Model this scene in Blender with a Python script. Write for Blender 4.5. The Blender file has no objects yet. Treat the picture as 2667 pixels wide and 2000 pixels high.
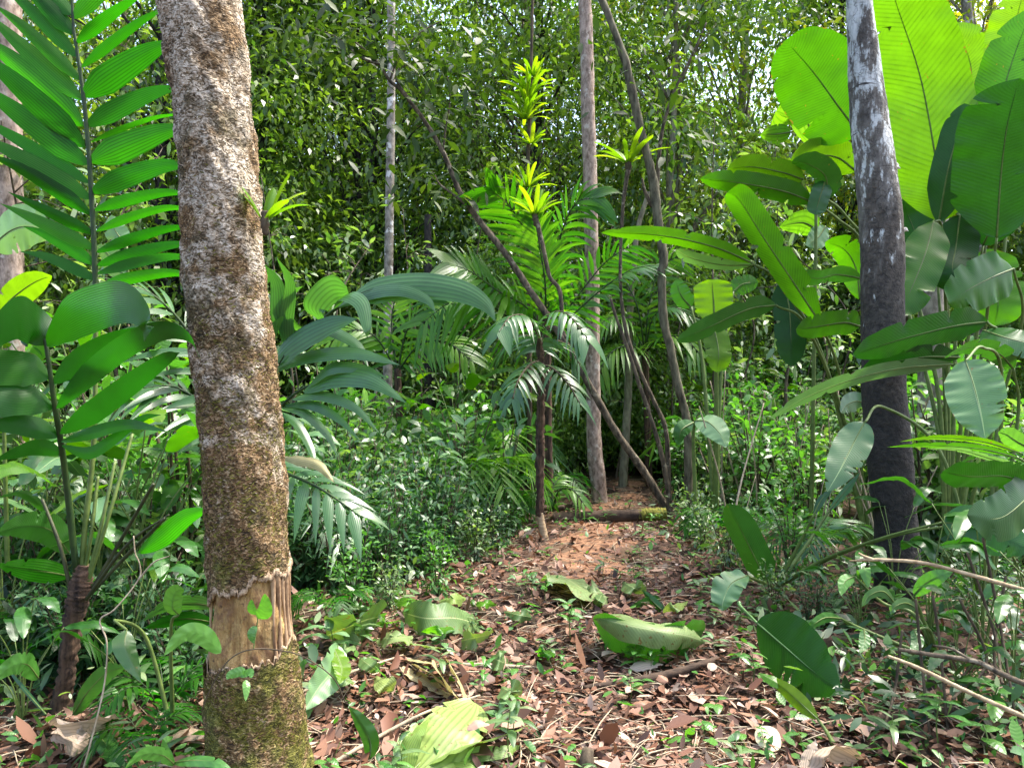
import bpy, math, random
import numpy as np
from mathutils import Vector
R = math.radians
SC = bpy.context.scene
COL = SC.collection
rnd = random.Random(7)
rng = np.random.default_rng(11)
F = 2000.0; CX, CY = 1333.5, 1000.0; CAMZ = 1.55

# ------------------------------------------------------------------ places
def V(px, py, d):
    """world point seen at photo pixel (px, py) at distance d along the view"""
    return np.array([(px-CX)/F*d, d, CAMZ-(py-CY)/F*d])
def gz(x, y):
    return 0.05*math.sin(x*1.3+0.4)*math.cos(y*0.9)+0.03*math.sin(x*3.1+y*2.3)
def GP(px, d):
    x = (px-CX)/F*d
    return np.array([x, d, gz(x, d)])
def path_c(d): return np.interp(d, [2, 3, 5, 7, 9, 11, 14], [.15, .2, .4, .68, 1.1, 1.6, 2.3])
def path_w(d): return np.interp(d, [2, 3, 5, 7, 9, 12, 14], [1.0, 1.0, .85, .55, .5, .45, .2])

# ------------------------------------------------------------------ object helpers
def new_obj(name, mesh, parent=None):
    o = bpy.data.objects.new(name, mesh); COL.objects.link(o)
    if parent is not None: o.parent = parent
    return o
def tag(o, label=None, cat=None, group=None, kind=None):
    if label: o['label'] = label
    if cat: o['category'] = cat
    if group: o['group'] = group
    if kind: o['kind'] = kind
    return o
def thing(name, label, cat, loc=(0, 0, 0), group=None):
    o = bpy.data.objects.new(name, None); COL.objects.link(o)
    o.location = [float(c) for c in loc]; o.empty_display_size = 0.1
    return tag(o, label, cat, group)
def dup(root, loc, rotz=0, sc=1, label=None, group=None, tilt=0):
    r = root.copy(); COL.objects.link(r); r.location = [float(c) for c in loc]
    r.rotation_euler = (tilt, 0, rotz); r.scale = (sc, sc, sc) if not isinstance(sc, tuple) else sc
    if label: r['label'] = label
    if group: r['group'] = group
    for ch in list(root.children):
        c = ch.copy(); COL.objects.link(c); c.parent = r
        for g in list(ch.children):
            e = g.copy(); COL.objects.link(e); e.parent = c
    return r

class MB:
    def __init__(s): s.v = []; s.f = []; s.a = []; s.n = 0
    def grid(s, P, A, closed=False):
        """P (rows, cols, 3) points, A (rows, cols, 3) leaf attribute"""
        r, c = P.shape[:2]; b = s.n
        s.v.append(P.reshape(-1, 3)); s.a.append(A.reshape(-1, 3)); s.n += r*c
        i = np.arange(r-1)[:, None]*c; m = c if closed else c-1
        j = np.arange(m)[None, :]; k = (j+1) % c
        q = np.stack([b+i+j, b+i+k, b+i+c+k, b+i+c+j], -1).reshape(-1, 4)
        s.f.append(q)
    def raw(s, v, f, a):
        s.v.append(v); s.a.append(a); s.f.append(f+s.n); s.n += len(v)
    def build(s, name, mat, parent=None, origin=None, smooth=True):
        v = np.concatenate(s.v); a = np.concatenate(s.a); f = np.concatenate(s.f)
        if origin is None: origin = np.array(ROOT(parent)) if parent is not None else np.zeros(3)
        m = bpy.data.meshes.new(name)
        v = (v-origin).astype(np.float32)
        m.vertices.add(len(v)); m.vertices.foreach_set('co', v.ravel())
        m.loops.add(f.size); m.loops.foreach_set('vertex_index', f.ravel().astype(np.int32))
        m.polygons.add(len(f)); m.polygons.foreach_set('loop_start', np.arange(len(f), dtype=np.int32)*4)
        try: m.polygons.foreach_set('loop_total', np.full(len(f), 4, dtype=np.int32))
        except Exception: pass
        m.update(calc_edges=True); m.validate()
        at = m.attributes.new('leaf', 'FLOAT_VECTOR', 'POINT'); at.data.foreach_set('vector', a.astype(np.float32).ravel())
        if smooth: m.polygons.foreach_set('use_smooth', np.ones(len(m.polygons), dtype=bool))
        m.materials.append(mat)
        return new_obj(name, m, parent)
def ROOT(o):
    p = np.zeros(3)
    while o is not None: p = p+np.array(o.location); o = o.parent
    return p

def unit(v): return v/(np.linalg.norm(v, axis=-1, keepdims=True)+1e-9)
def spline(pts, n):
    p = np.asarray(pts, float)
    if len(p) == 2: return p[0]+(p[1]-p[0])*np.linspace(0, 1, n)[:, None]
    q = np.vstack([2*p[0]-p[1], p, 2*p[-1]-p[-2]]); out = []
    for t in np.linspace(0, len(p)-1-1e-6, n):
        i = int(t); u = t-i; a, b, c, d = q[i:i+4]
        out.append(.5*((2*b)+(c-a)*u+(2*a-5*b+4*c-d)*u*u+(3*b-3*c+d-a)*u**3))
    return np.array(out)
def tube(mb, pts, rad, segs=8, n=None, rough=0, tint=.5, seed=0):
    n = n or max(8, 5*len(pts)); P = spline(pts, n)
    rr = np.interp(np.linspace(0, 1, n), np.linspace(0, 1, len(rad)), rad) if np.ndim(rad) else np.full(n, rad)
    T = unit(np.gradient(P, axis=0)); ref = np.array([1., 0, 0]) if abs(T[0][0]) < .7 else np.array([0, 0, 1.])
    A = unit(np.cross(T, ref)); B = np.cross(T, A); th = np.linspace(0, 2*np.pi, segs, endpoint=False)
    r2 = rr[:, None]*np.ones(segs)
    if rough:
        g = np.random.default_rng(seed); r2 = r2*(1+rough*(g.random((n, segs))-.5)*2)
    X = P[:, None]+(A[:, None]*np.cos(th)[None, :, None]+B[:, None]*np.sin(th)[None, :, None])*r2[..., None]
    att = np.zeros((n, segs, 3)); att[..., 0] = th/np.pi-1; att[..., 1] = np.linspace(0, 1, n)[:, None]; att[..., 2] = tint
    # closed ends
    X = np.concatenate([np.repeat(P[:1, None], segs, 1), X, np.repeat(P[-1:, None], segs, 1)])
    att = np.concatenate([att[:1], att, att[-1:]])
    mb.grid(X, att, closed=True)

def prof(kind, v):
    v = np.clip(v, 0, 1)
    if kind == 'banana': p = np.clip(v/.2, 0, 1)**.6*np.where(v > .5, (1-np.clip((v-.5)/.5, 0, 1)**3.2)**.75, 1)
    elif kind == 'round': p = np.sqrt(np.clip(1-(2*np.clip(v, 0, 1)-1)**2, 0, 1))**.85
    elif kind == 'ovate': p = v**.55*(1-v)**.8*2.05
    elif kind == 'lance': p = v**.7*(1-v)**.95*2.1
    elif kind == 'strap': p = (.75+.25*np.sin(np.pi*v))*np.where(v > .82, np.sqrt(np.clip(1-((v-.82)/.18)**2, 0, 1)), 1)
    elif kind == 'leaflet': p = np.clip(v/.22, 0, 1)**.6*np.where(v > .3, (1-np.clip((v-.3)/.7, 0, 1)**1.7), 1)
    elif kind == 'blunt': p = np.clip(v/.25, 0, 1)**.7*np.where(v > .8, 1-.75*((v-.8)/.2)**2, 1)
    else: p = np.sin(np.pi*v)
    return np.clip(p, 0.012, None)
def blade(mb, P, side, w, kind='banana', fold=.15, wave=.0, curl=0., tint=.5, nu=8, notch=0, seed=0, twist=0.):
    """leaf blade on midrib points P; side = across direction; w full width in m"""
    n = len(P); T = unit(np.gradient(P, axis=0)); v = np.linspace(0, 1, n)
    side = np.asarray(side, float)
    S = unit(side-np.sum(side*T, -1, keepdims=True)*T); N = np.cross(T, S)
    if twist:
        a = (twist*v)[:, None]; S, N = S*np.cos(a)+N*np.sin(a), N*np.cos(a)-S*np.sin(a)
    g = random.Random(seed); pw = prof(kind, v)*w*.5
    u = np.linspace(-1, 1, nu+1); W = pw[:, None]*np.ones(nu+1)
    for _ in range(notch):
        v0 = g.uniform(.2, .92); sd = g.choice((-1, 1)); dp = g.uniform(.15, .6); sl = g.uniform(.0, .06)
        cut = np.exp(-((v-v0)/.012)**2)
        W = W*(1-dp*cut[:, None]*np.where(u*sd > .4, 1, 0)[None, :])
    X = P[:, None]+S[:, None]*(u[None, :]*W)[..., None]
    ph = g.uniform(0, 6); k = g.uniform(9, 14)
    h = fold*np.abs(u)[None, :]*W+curl*(u**2)[None, :]*W
    if wave:
        h = h+wave*w*(np.abs(u)**1.5)[None, :]*(np.sin(v*k*2+ph)[:, None]*.6+np.sin((v*k*3.7+ph*2)[:, None]+u[None, :]*1.5)*.4)
    X = X+N[:, None]*h[..., None]
    A = np.zeros(X.shape); A[..., 0] = u; A[..., 1] = v[:, None]; A[..., 2] = tint
    mb.grid(X, A)
def pxleaf(mb, pts, w, roll=0, n=32, **k):
    """pts: photo places (px, py, d) along the midrib; w: width in photo px; roll: degrees away from facing the lens"""
    Q = np.array([V(*p) for p in pts]); P = spline(Q, n)
    d = np.mean([p[2] for p in pts]); c = P.mean(0); view = unit(np.array([0, 0, CAMZ])-c)
    T = unit(P[-1]-P[0]); S = unit(np.cross(T, view)); Nn = np.cross(S, T); a = R(roll)
    S = S*math.cos(a)+Nn*math.sin(a)
    blade(mb, P, S, w*d/F, **k)
    return P
def leaflet(mb, p0, ax, nrm, L, w, droop=.2, n=9, kind='leaflet', tint=.5, fold=.12, nu=4, seed=0, side=None):
    t = np.linspace(0, 1, n)[:, None]
    P = p0+ax*t*L+np.array([0, 0, -1.])*droop*L*t**2
    S = np.cross(ax, nrm) if side is None else side
    blade(mb, P, S, w, kind, fold=fold, tint=tint, nu=nu, seed=seed)
def frond(parent, pts, nl, L, w, ang=55, droop=.25, nrm='view', lw=None, t0=.1, mat=None, rmat=None, seed=0, rr=.009, px=True,
          jit=.25, tipbroad=0, kind='leaflet', n=9, name='frond', sides=(1, -1), droop0=0, lprof=None, bunch=False):
    """pinnate palm leaf: leaflets as one mesh, rachis as its sub-part"""
    g = random.Random(seed); Q = np.array([V(*p) for p in pts]) if px else np.asarray(pts, float)
    P = spline(Q, 60); T = unit(np.gradient(P, axis=0)); mb = MB()
    c = P.mean(0)
    if isinstance(nrm, str):
        nv = unit(np.array([0, 0, CAMZ])-c) if nrm == 'view' else np.array([0, 0, 1.])
    else: nv = unit(np.asarray(nrm, float))
    for s in sides:
        ts = np.linspace(t0, .985, nl)
        for i, t in enumerate(ts):
            tt = min(max(t+g.uniform(-.3, .3)*jit*(1-t0)/nl, 0), .99)
            k = int(tt*59); p0 = P[k]; tn = T[k]
            sv = unit(np.cross(tn, nv))*s; nn = unit(nv-np.dot(nv, tn)*tn)
            q = (tt-t0)/(1-t0)
            a = R(ang*(1-.45*q)+g.uniform(-5, 5)); ax = unit(tn*math.cos(a)+sv*math.sin(a)+nn*g.uniform(-.06, .06))
            pr = (.72+.6*math.sin(math.pi*min(q+.12, 1))*.6) if lprof is None else np.interp(q, *lprof)
            ww = w*g.uniform(.7, 1.25)
            if bunch: ww = w*g.choice((.55, .8, 1.2, 1.5))
            if tipbroad and q > .9: ww = w*tipbroad
            ll = L*pr*g.uniform(.92, 1.08)
            sdv = np.cross(ax, nn)
            leaflet(mb, p0, ax, nn, ll, ww, droop=droop*g.uniform(.7, 1.3)+droop0, n=n, kind=kind, tint=g.random(), fold=g.uniform(.05, .2)*s, side=sdv, seed=g.randrange(9999))
    o = mb.build(name, mat, parent)
    rb = MB(); tube(rb, Q, [rr*1.5, rr, rr*.4], 7, 40, tint=.4); r = rb.build('rachis', rmat, None, origin=ROOT(parent)); r.parent = o
    return o

# small scattered leaves, vectorised: each leaf is a folded eight-point blade
TV = np.array([[0, 0, 0], [.3, -.8, .12], [.4, 0, 0], [.3, .8, .12], [.66, -.76, .1], [.58, 0, -.02], [.66, .76, .1], [1, 0, -.1]], float)
TF = np.array([[0, 1, 2, 3], [1, 4, 5, 2], [2, 5, 6, 3], [5, 4, 7, 6]])
TV4 = np.array([[0, 0, 0], [.45, -.9, .25], [1, 0, -.05], [.45, .9, .25]], float)
def leaves(mb, P, ax, nrm, L, W, tint, simple=False, droop=0.0, fold=.7):
    n = len(P); ax = unit(ax); S = unit(np.cross(ax, nrm)); N = np.cross(S, ax)
    tv = TV4 if simple else TV
    L = np.broadcast_to(L, n); W = np.broadcast_to(W, n)
    X = P[:, None]+ax[:, None]*(tv[None, :, 0]*L[:, None])[..., None]+S[:, None]*(tv[None, :, 1]*W[:, None]*.5)[..., None]+N[:, None]*(tv[None, :, 2]*W[:, None]*np.broadcast_to(fold, n)[:, None])[..., None]
    X[..., 2] -= np.broadcast_to(droop, n)[:, None]*(tv[None, :, 0]**2)*L[:, None]
    A = np.zeros(X.shape); A[..., 0] = tv[None, :, 1]; A[..., 1] = tv[None, :, 0]; A[..., 2] = np.broadcast_to(tint, n)[:, None]
    k = len(tv)
    f = (np.array([[0, 1, 2, 3]]) if simple else TF)
    f = (f[None]+(np.arange(n)*k)[:, None, None]).reshape(-1, 4)
    mb.raw(X.reshape(-1, 3), f, A.reshape(-1, 3))

# ------------------------------------------------------------------ materials
def nodes(name):
    m = bpy.data.materials.new(name); m.use_nodes = True; nt = m.node_tree; nt.nodes.clear()
    def N(t, **k):
        n = nt.nodes.new(t)
        for a, b in k.items():
            if a[0] == 'i' and a[1:].isdigit(): n.inputs[int(a[1:])].default_value = b
            else: setattr(n, a, b)
        return n
    def Lk(a, b): nt.links.new(a, b)
    return m, N, Lk
def math_(N, Lk, op, a, b=None, c=None):
    n = N('ShaderNodeMath', operation=op)
    for i, x in enumerate((a, b, c)):
        if x is None: continue
        if isinstance(x, (int, float)): n.inputs[i].default_value = x
        else: Lk(x, n.inputs[i])
    return n.outputs[0]
def mixc(N, Lk, f, a, b, mode='MIX'):
    n = N('ShaderNodeMix', data_type='RGBA', blend_type=mode)
    for i, x in ((0, f), (6, a), (7, b)):
        if isinstance(x, (int, float)): n.inputs[i].default_value = x
        elif isinstance(x, tuple): n.inputs[i].default_value = (*x, 1)
        else: Lk(x, n.inputs[i])
    return n.outputs[2]
def ramp(N, Lk, fac, stops):
    n = N('ShaderNodeValToRGB'); e = n.color_ramp.elements
    while len(e) < len(stops): e.new(.5)
    for el, (p, c) in zip(e, stops): el.position = p; el.color = (*c, 1)
    Lk(fac, n.inputs[0]); return n.outputs[0]
def noise(N, Lk, co, scale, detail=3, rough=.5):
    n = N('ShaderNodeTexNoise'); n.inputs['Scale'].default_value = scale; n.inputs['Detail'].default_value = detail; n.inputs['Roughness'].default_value = rough
    Lk(co, n.inputs['Vector']); return n.outputs[0]

def leaf_mat(name, stops, trans=(1.5, 1.6, .35), tfac=.45, rough=.38, spec=.5, vein=None, nv=30, vdark=.7, midrib=None, spots=0., varn=.35, vscale=5, edge=0):
    m, N, Lk = nodes(name)
    at = N('ShaderNodeAttribute', attribute_name='leaf'); sx = N('ShaderNodeSeparateXYZ'); Lk(at.outputs['Vector'], sx.inputs[0])
    u, v, t = sx.outputs
    tc = N('ShaderNodeTexCoord').outputs['Object']
    col = ramp(N, Lk, t, stops)
    n1 = noise(N, Lk, tc, vscale, 4, .6)
    bright = math_(N, Lk, 'MULTIPLY_ADD', n1, varn*2, 1-varn)
    cb = N('ShaderNodeVectorMath', operation='SCALE'); Lk(col, cb.inputs[0]); Lk(bright, cb.inputs['Scale']); col = cb.outputs[0]
    au = math_(N, Lk, 'ABSOLUTE', u); hgt = None
    if vein == 'lat':
        w = math_(N, Lk, 'SINE', math_(N, Lk, 'MULTIPLY', math_(N, Lk, 'SUBTRACT', v, math_(N, Lk, 'MULTIPLY', au, .10)), nv*6.283))
        nv2 = N('ShaderNodeCombineXYZ'); Lk(math_(N, Lk, 'MULTIPLY', u, 2.), nv2.inputs[0]); Lk(math_(N, Lk, 'MULTIPLY', v, nv*.45), nv2.inputs[1]); Lk(t, nv2.inputs[2])
        hgt = math_(N, Lk, 'MULTIPLY', w, math_(N, Lk, 'MULTIPLY_ADD', noise(N, Lk, nv2.outputs[0], 1., 3, .6), 2.4, -.4))
    elif vein == 'par':
        hgt = math_(N, Lk, 'SINE', math_(N, Lk, 'MULTIPLY', u, nv*3.1416))
    if hgt is not None:
        f = math_(N, Lk, 'MULTIPLY', math_(N, Lk, 'POWER', math_(N, Lk, 'MULTIPLY_ADD', hgt, .5, .5), 3), 1-vdark)
        col = mixc(N, Lk, f, col, mixc(N, Lk, 1., col, (.25, .3, .2), 'MULTIPLY'))
    if edge:
        f = math_(N, Lk, 'GREATER_THAN', math_(N, Lk, 'ADD', au, math_(N, Lk, 'MULTIPLY', noise(N, Lk, tc, 16, 3, .6), .35)), 1.2); col = mixc(N, Lk, f, col, (.14, .10, .03))
    if midrib:
        f = math_(N, Lk, 'LESS_THAN', au, .035)
        col = mixc(N, Lk, f, col, midrib)
    if spots:
        n2 = noise(N, Lk, tc, 38, 2, .5); f = math_(N, Lk, 'GREATER_THAN', n2, .76-spots)
        col = mixc(N, Lk, f, col, (.16, .11, .03))
    bs = N('ShaderNodeBsdfPrincipled'); Lk(col, bs.inputs['Base Color']); bs.inputs['Roughness'].default_value = rough
    bs.inputs['Specular IOR Level'].default_value = spec
    if hgt is not None:
        bp = N('ShaderNodeBump'); bp.inputs['Strength'].default_value = .12; bp.inputs['Distance'].default_value = .004
        Lk(hgt, bp.inputs['Height']); Lk(bp.outputs[0], bs.inputs['Normal'])
    tr = N('ShaderNodeBsdfTranslucent'); tcol = mixc(N, Lk, 1., col, tuple(trans), 'MULTIPLY')
    Lk(tcol, tr.inputs[0])
    mx = N('ShaderNodeMixShader'); mx.inputs[0].default_value = tfac; Lk(bs.outputs[0], mx.inputs[1]); Lk(tr.outputs[0], mx.inputs[2])
    o = N('ShaderNodeOutputMaterial'); Lk(mx.outputs[0], o.inputs[0]); return m
def plain(name, a, b, scale=20, rough=.8, stretch=(1, 1, 1), bump=.3, spec=.3, c=None, cs=4, cth=.55, dist=.01):
    """two noise-mixed colours, c: a third colour in patches"""
    m, N, Lk = nodes(name); tc = N('ShaderNodeTexCoord').outputs['Object']
    mp = N('ShaderNodeMapping'); mp.inputs['Scale'].default_value = stretch; Lk(tc, mp.inputs[0])
    n1 = noise(N, Lk, mp.outputs[0], scale, 5, .65)
    col = ramp(N, Lk, n1, [(.36, a), (.62, b)])
    if c:
        n2 = noise(N, Lk, tc, cs, 4, .6); f = ramp(N, Lk, n2, [(cth, (0, 0, 0)), (cth+.05, (1, 1, 1))])
        col = mixc(N, Lk, f, col, c)
    bs = N('ShaderNodeBsdfPrincipled'); Lk(col, bs.inputs['Base Color']); bs.inputs['Roughness'].default_value = rough; bs.inputs['Specular IOR Level'].default_value = spec
    bp = N('ShaderNodeBump'); bp.inputs['Strength'].default_value = bump; bp.inputs['Distance'].default_value = dist; Lk(n1, bp.inputs['Height']); Lk(bp.outputs[0], bs.inputs['Normal'])
    o = N('ShaderNodeOutputMaterial'); Lk(bs.outputs[0], o.inputs[0]); return m

def S_(*cs): return [(i/(len(cs)-1), c) for i, c in enumerate(cs)]
M = {}
M['palm'] = leaf_mat('palm_leaf', S_((.014, .075, .006), (.025, .11, .008), (.045, .15, .01)), trans=(1.2, 2.6, .25), tfac=.52, rough=.42, spec=.3, vein='par', nv=9, vdark=.35, varn=.3)
M['palm_wide'] = leaf_mat('palm_leaf_wide', S_((.012, .065, .008), (.022, .10, .01), (.04, .13, .012)), trans=(1.2, 2.4, .25), tfac=.42, rough=.36, spec=.5, vein='par', nv=20, vdark=.3, varn=.35, edge=1)
M['palm_bright'] = leaf_mat('palm_leaf_bright', S_((.03, .12, .008), (.055, .18, .01), (.10, .23, .015)), trans=(1.6, 2.1, .3), tfac=.5, rough=.35, vein='par', nv=5, vdark=.5)
M['palm_grey'] = leaf_mat('palm_leaf_glossy', S_((.03, .10, .03), (.06, .16, .05), (.05, .13, .03)), trans=(1.6, 2, .4), tfac=.35, rough=.3, spec=.7, vein='par', nv=6, vdark=.5)
M['palm_light'] = leaf_mat('palm_leaf_light', S_((.05, .17, .015), (.10, .25, .02), (.14, .28, .02)), trans=(1.7, 2, .4), tfac=.5, rough=.35, vein='par', nv=5, vdark=.5)
M['broad'] = leaf_mat('broad_leaf', S_((.035, .13, .006), (.06, .18, .006), (.14, .25, .008)), trans=(1.5, 1.8, .15), tfac=.5, rough=.36, vein='lat', nv=52, vdark=.62, varn=.35, spots=.02, vscale=6, edge=1)
M['broad_deep'] = leaf_mat('broad_leaf_deep', S_((.008, .04, .006), (.015, .06, .008), (.02, .075, .01)), trans=(1.3, 2.2, .2), tfac=.28, rough=.4, spec=.3, vein='lat', nv=46, vdark=.8, varn=.4, vscale=5)
M['broad_dark'] = leaf_mat('broad_leaf_dark', S_((.012, .06, .01), (.025, .10, .015), (.04, .13, .02)), trans=(1.5, 2, .3), tfac=.3, rough=.3, spec=.6, vein='lat', nv=46, vdark=.75, varn=.4, spots=.02, vscale=7, edge=1)
M['broad_pale'] = leaf_mat('broad_leaf_pale', S_((.08, .17, .06), (.12, .24, .09), (.17, .30, .13)), trans=(1.3, 1.6, .5), tfac=.3, rough=.36, spec=.7, vein='lat', nv=44, vdark=.85, midrib=(.3, .42, .18), varn=.35, spots=.03, vscale=7, edge=1)
M['wilt'] = leaf_mat('wilting_leaf', S_((.07, .14, .04), (.13, .21, .07), (.20, .27, .10)), trans=(1.3, 1.5, .4), tfac=.3, rough=.5, spec=.4, vein='lat', nv=40, vdark=.7, midrib=(.3, .36, .16), varn=.5, spots=.09, vscale=9, edge=1)
M['brom'] = leaf_mat('bromeliad_leaf', S_((.09, .21, .01), (.17, .31, .014), (.28, .38, .02)), trans=(1.5, 1.6, .3), tfac=.5, rough=.35, varn=.15)
M['bg1'] = leaf_mat('tree_leaf', S_((.035, .085, .018), (.09, .165, .035), (.18, .27, .05)), trans=(1.6, 1.8, .4), tfac=.5, rough=.36, spec=.7)
M['bg2'] = leaf_mat('tree_leaf_bright', S_((.07, .13, .018), (.15, .22, .025), (.3, .32, .03)), trans=(1.7, 1.7, .4), tfac=.5, rough=.4)
M['shrub'] = leaf_mat('shrub_leaf', S_((.015, .055, .022), (.035, .10, .035), (.09, .18, .07)), trans=(1.5, 1.9, .4), tfac=.3, rough=.42, spec=.45)
M['herb'] = leaf_mat('herb_leaf', S_((.04, .14, .03), (.08, .22, .04), (.12, .28, .05)), trans=(1.5, 1.8, .4), tfac=.4, rough=.35, spec=.6, vein='lat', nv=7, vdark=.8)
M['dead'] = leaf_mat('dead_leaf', [(0, (.025, .014, .009)), (.3, (.085, .037, .022)), (.55, (.175, .077, .043)), (.8, (.25, .135, .082)), (1, (.52, .4, .32))], trans=(1, .9, .7), tfac=.15, rough=.55, spec=.4)
M['straw'] = leaf_mat('dry_palm_leaf', S_((.36, .32, .14), (.45, .38, .2), (.4, .33, .2)), trans=(1, 1, .6), tfac=.25, rough=.55, vein='par', nv=8, vdark=.5)
M['cut'] = leaf_mat('wilted_palm_leaf', S_((.16, .27, .05), (.25, .36, .09), (.3, .38, .12)), trans=(1.2, 1.3, .5), tfac=.35, rough=.4, vein='par', nv=9, vdark=.5, spots=.06)
M['stalk'] = plain('green_stalk', (.06, .1, .02), (.12, .17, .04), 12, .5)
M['stalk_dark'] = plain('dark_stalk', (.02, .025, .01), (.05, .055, .02), 12, .55)
M['rachis'] = plain('palm_rachis', (.012, .03, .008), (.03, .06, .012), 10, .5)
M['stem'] = plain('brown_stem', (.035, .025, .015), (.1, .075, .045), 30, .85, (1, 1, .3), .6)
M['twig'] = plain('pale_twig', (.25, .19, .12), (.4, .33, .23), 30, .8)
M['wood_dry'] = plain('dry_stick', (.2, .14, .08), (.42, .33, .2), 25, .8, (1, 1, 1), .4)
M['soil'] = plain('forest_soil', (.03, .018, .012), (.085, .048, .03), 9, .95, bump=.8, c=(.03, .02, .012), cs=3, dist=.03)
M['pathsoil'] = plain('orange_soil', (.13, .062, .034), (.29, .155, .085), 14, .95, bump=.8, dist=.03, c=(.10, .06, .035), cs=2.2, cth=.5)
M['bark_pale'] = plain('pale_lichen_bark', (.10, .085, .065), (.3, .265, .22), 14, .85, (1, 1, .6), .7, c=(.55, .53, .5), cs=6, cth=.58)
M['bark_red'] = plain('reddish_bark', (.13, .09, .065), (.38, .29, .23), 22, .9, (1, 1, .5), .8, c=(.42, .36, .3), cs=9, cth=.58)
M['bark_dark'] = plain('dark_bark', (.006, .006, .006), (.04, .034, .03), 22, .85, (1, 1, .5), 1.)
M['bark_grey'] = plain('grey_green_bark', (.09, .08, .05), (.22, .2, .13), 18, .85, (1, 1, .3), .6)
M['shaggy'] = plain('shaggy_palm_stem', (.015, .01, .008), (.11, .065, .04), 40, .9, (1, 1, .12), .8)
M['palmbase'] = plain('ringed_palm_base', (.25, .17, .09), (.46, .35, .22), 30, .8, (.3, .3, 3), .5)
M['log'] = plain('log_bark', (.03, .02, .014), (.10, .065, .042), 16, .9, (.3, 1, 1), .8)
M['logmoss'] = plain('log_moss', (.07, .075, .012), (.19, .18, .03), 40, .95, bump=.8)
M['fungus'] = plain('white_fungus', (.6, .58, .5), (.8, .78, .72), 20, .8)

# mossy bark of the big tree: fibrous pale bark, brown below, moss growing thicker downwards (moss grows there: it is the tree's own colour)
def mossy_bark():
    m, N, Lk = nodes('mossy_bark'); tc = N('ShaderNodeTexCoord').outputs['Object']
    mp = N('ShaderNodeMapping'); mp.inputs['Scale'].default_value = (1, 1, 1.6); Lk(tc, mp.inputs[0])
    wv = N('ShaderNodeTexNoise'); wv.inputs['Scale'].default_value = 42; wv.inputs['Detail'].default_value = 6; wv.inputs['Distortion'].default_value = 1.6; Lk(mp.outputs[0], wv.inputs['Vector'])
    n1 = wv.outputs[0]; n2 = noise(N, Lk, tc, 5.5, 5, .62); n3 = noise(N, Lk, tc, 11, 4, .6)
    z = N('ShaderNodeSeparateXYZ'); Lk(tc, z.inputs[0]); z = z.outputs[2]
    pale = ramp(N, Lk, n1, [(.37, (.085, .062, .035)), (.47, (.32, .26, .18)), (.6, (.64, .56, .45))])
    brown = ramp(N, Lk, n1, [(.36, (.035, .022, .01)), (.52, (.17, .10, .04)), (.66, (.42, .30, .17))])
    moss = ramp(N, Lk, n1, [(.34, (.03, .03, .006)), (.55, (.13, .125, .02)), (.7, (.30, .27, .08))])
    bz = math_(N, Lk, 'MULTIPLY_ADD', z, -.09, .20)
    f = math_(N, Lk, 'ADD', n2, bz); f = ramp(N, Lk, f, [(.46, (0, 0, 0)), (.56, (1, 1, 1))])
    col = mixc(N, Lk, f, pale, brown)
    n5 = noise(N, Lk, tc, 3.2, 6, .7); col = mixc(N, Lk, ramp(N, Lk, n5, [(.54, (0, 0, 0)), (.62, (.85, .85, .85))]), col, ramp(N, Lk, n1, [(.36, (.03, .024, .012)), (.56, (.12, .095, .04)), (.72, (.3, .25, .13))]))
    mz = math_(N, Lk, 'MULTIPLY_ADD', z, -.22, .17)   # below the wound
    g = math_(N, Lk, 'ADD', n3, mz); g = ramp(N, Lk, g, [(.53, (0, 0, 0)), (.66, (1, 1, 1))])
    col = mixc(N, Lk, g, col, moss)
    bs = N('ShaderNodeBsdfPrincipled'); Lk(col, bs.inputs['Base Color']); bs.inputs['Roughness'].default_value = .85; bs.inputs['Specular IOR Level'].default_value = .3
    bp = N('ShaderNodeBump'); bp.inputs['Strength'].default_value = 1.; bp.inputs['Distance'].default_value = .02; Lk(n1, bp.inputs['Height']); Lk(bp.outputs[0], bs.inputs['Normal'])
    o = N('ShaderNodeOutputMaterial'); Lk(bs.outputs[0], o.inputs[0]); return m
M['mossy'] = mossy_bark()
M['moss_tuft'] = leaf_mat('bark_flakes', [(0, (.05, .03, .012)), (.45, (.17, .11, .05)), (.75, (.34, .25, .15)), (1, (.56, .46, .35))], trans=(1, 1, .6), tfac=.15, rough=.8, spec=.2)
M['moss_green'] = leaf_mat('moss_tufts', S_((.05, .045, .008), (.15, .14, .02), (.3, .28, .07)), trans=(1, 1, .4), tfac=.2, rough=.85, spec=.2)
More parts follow.
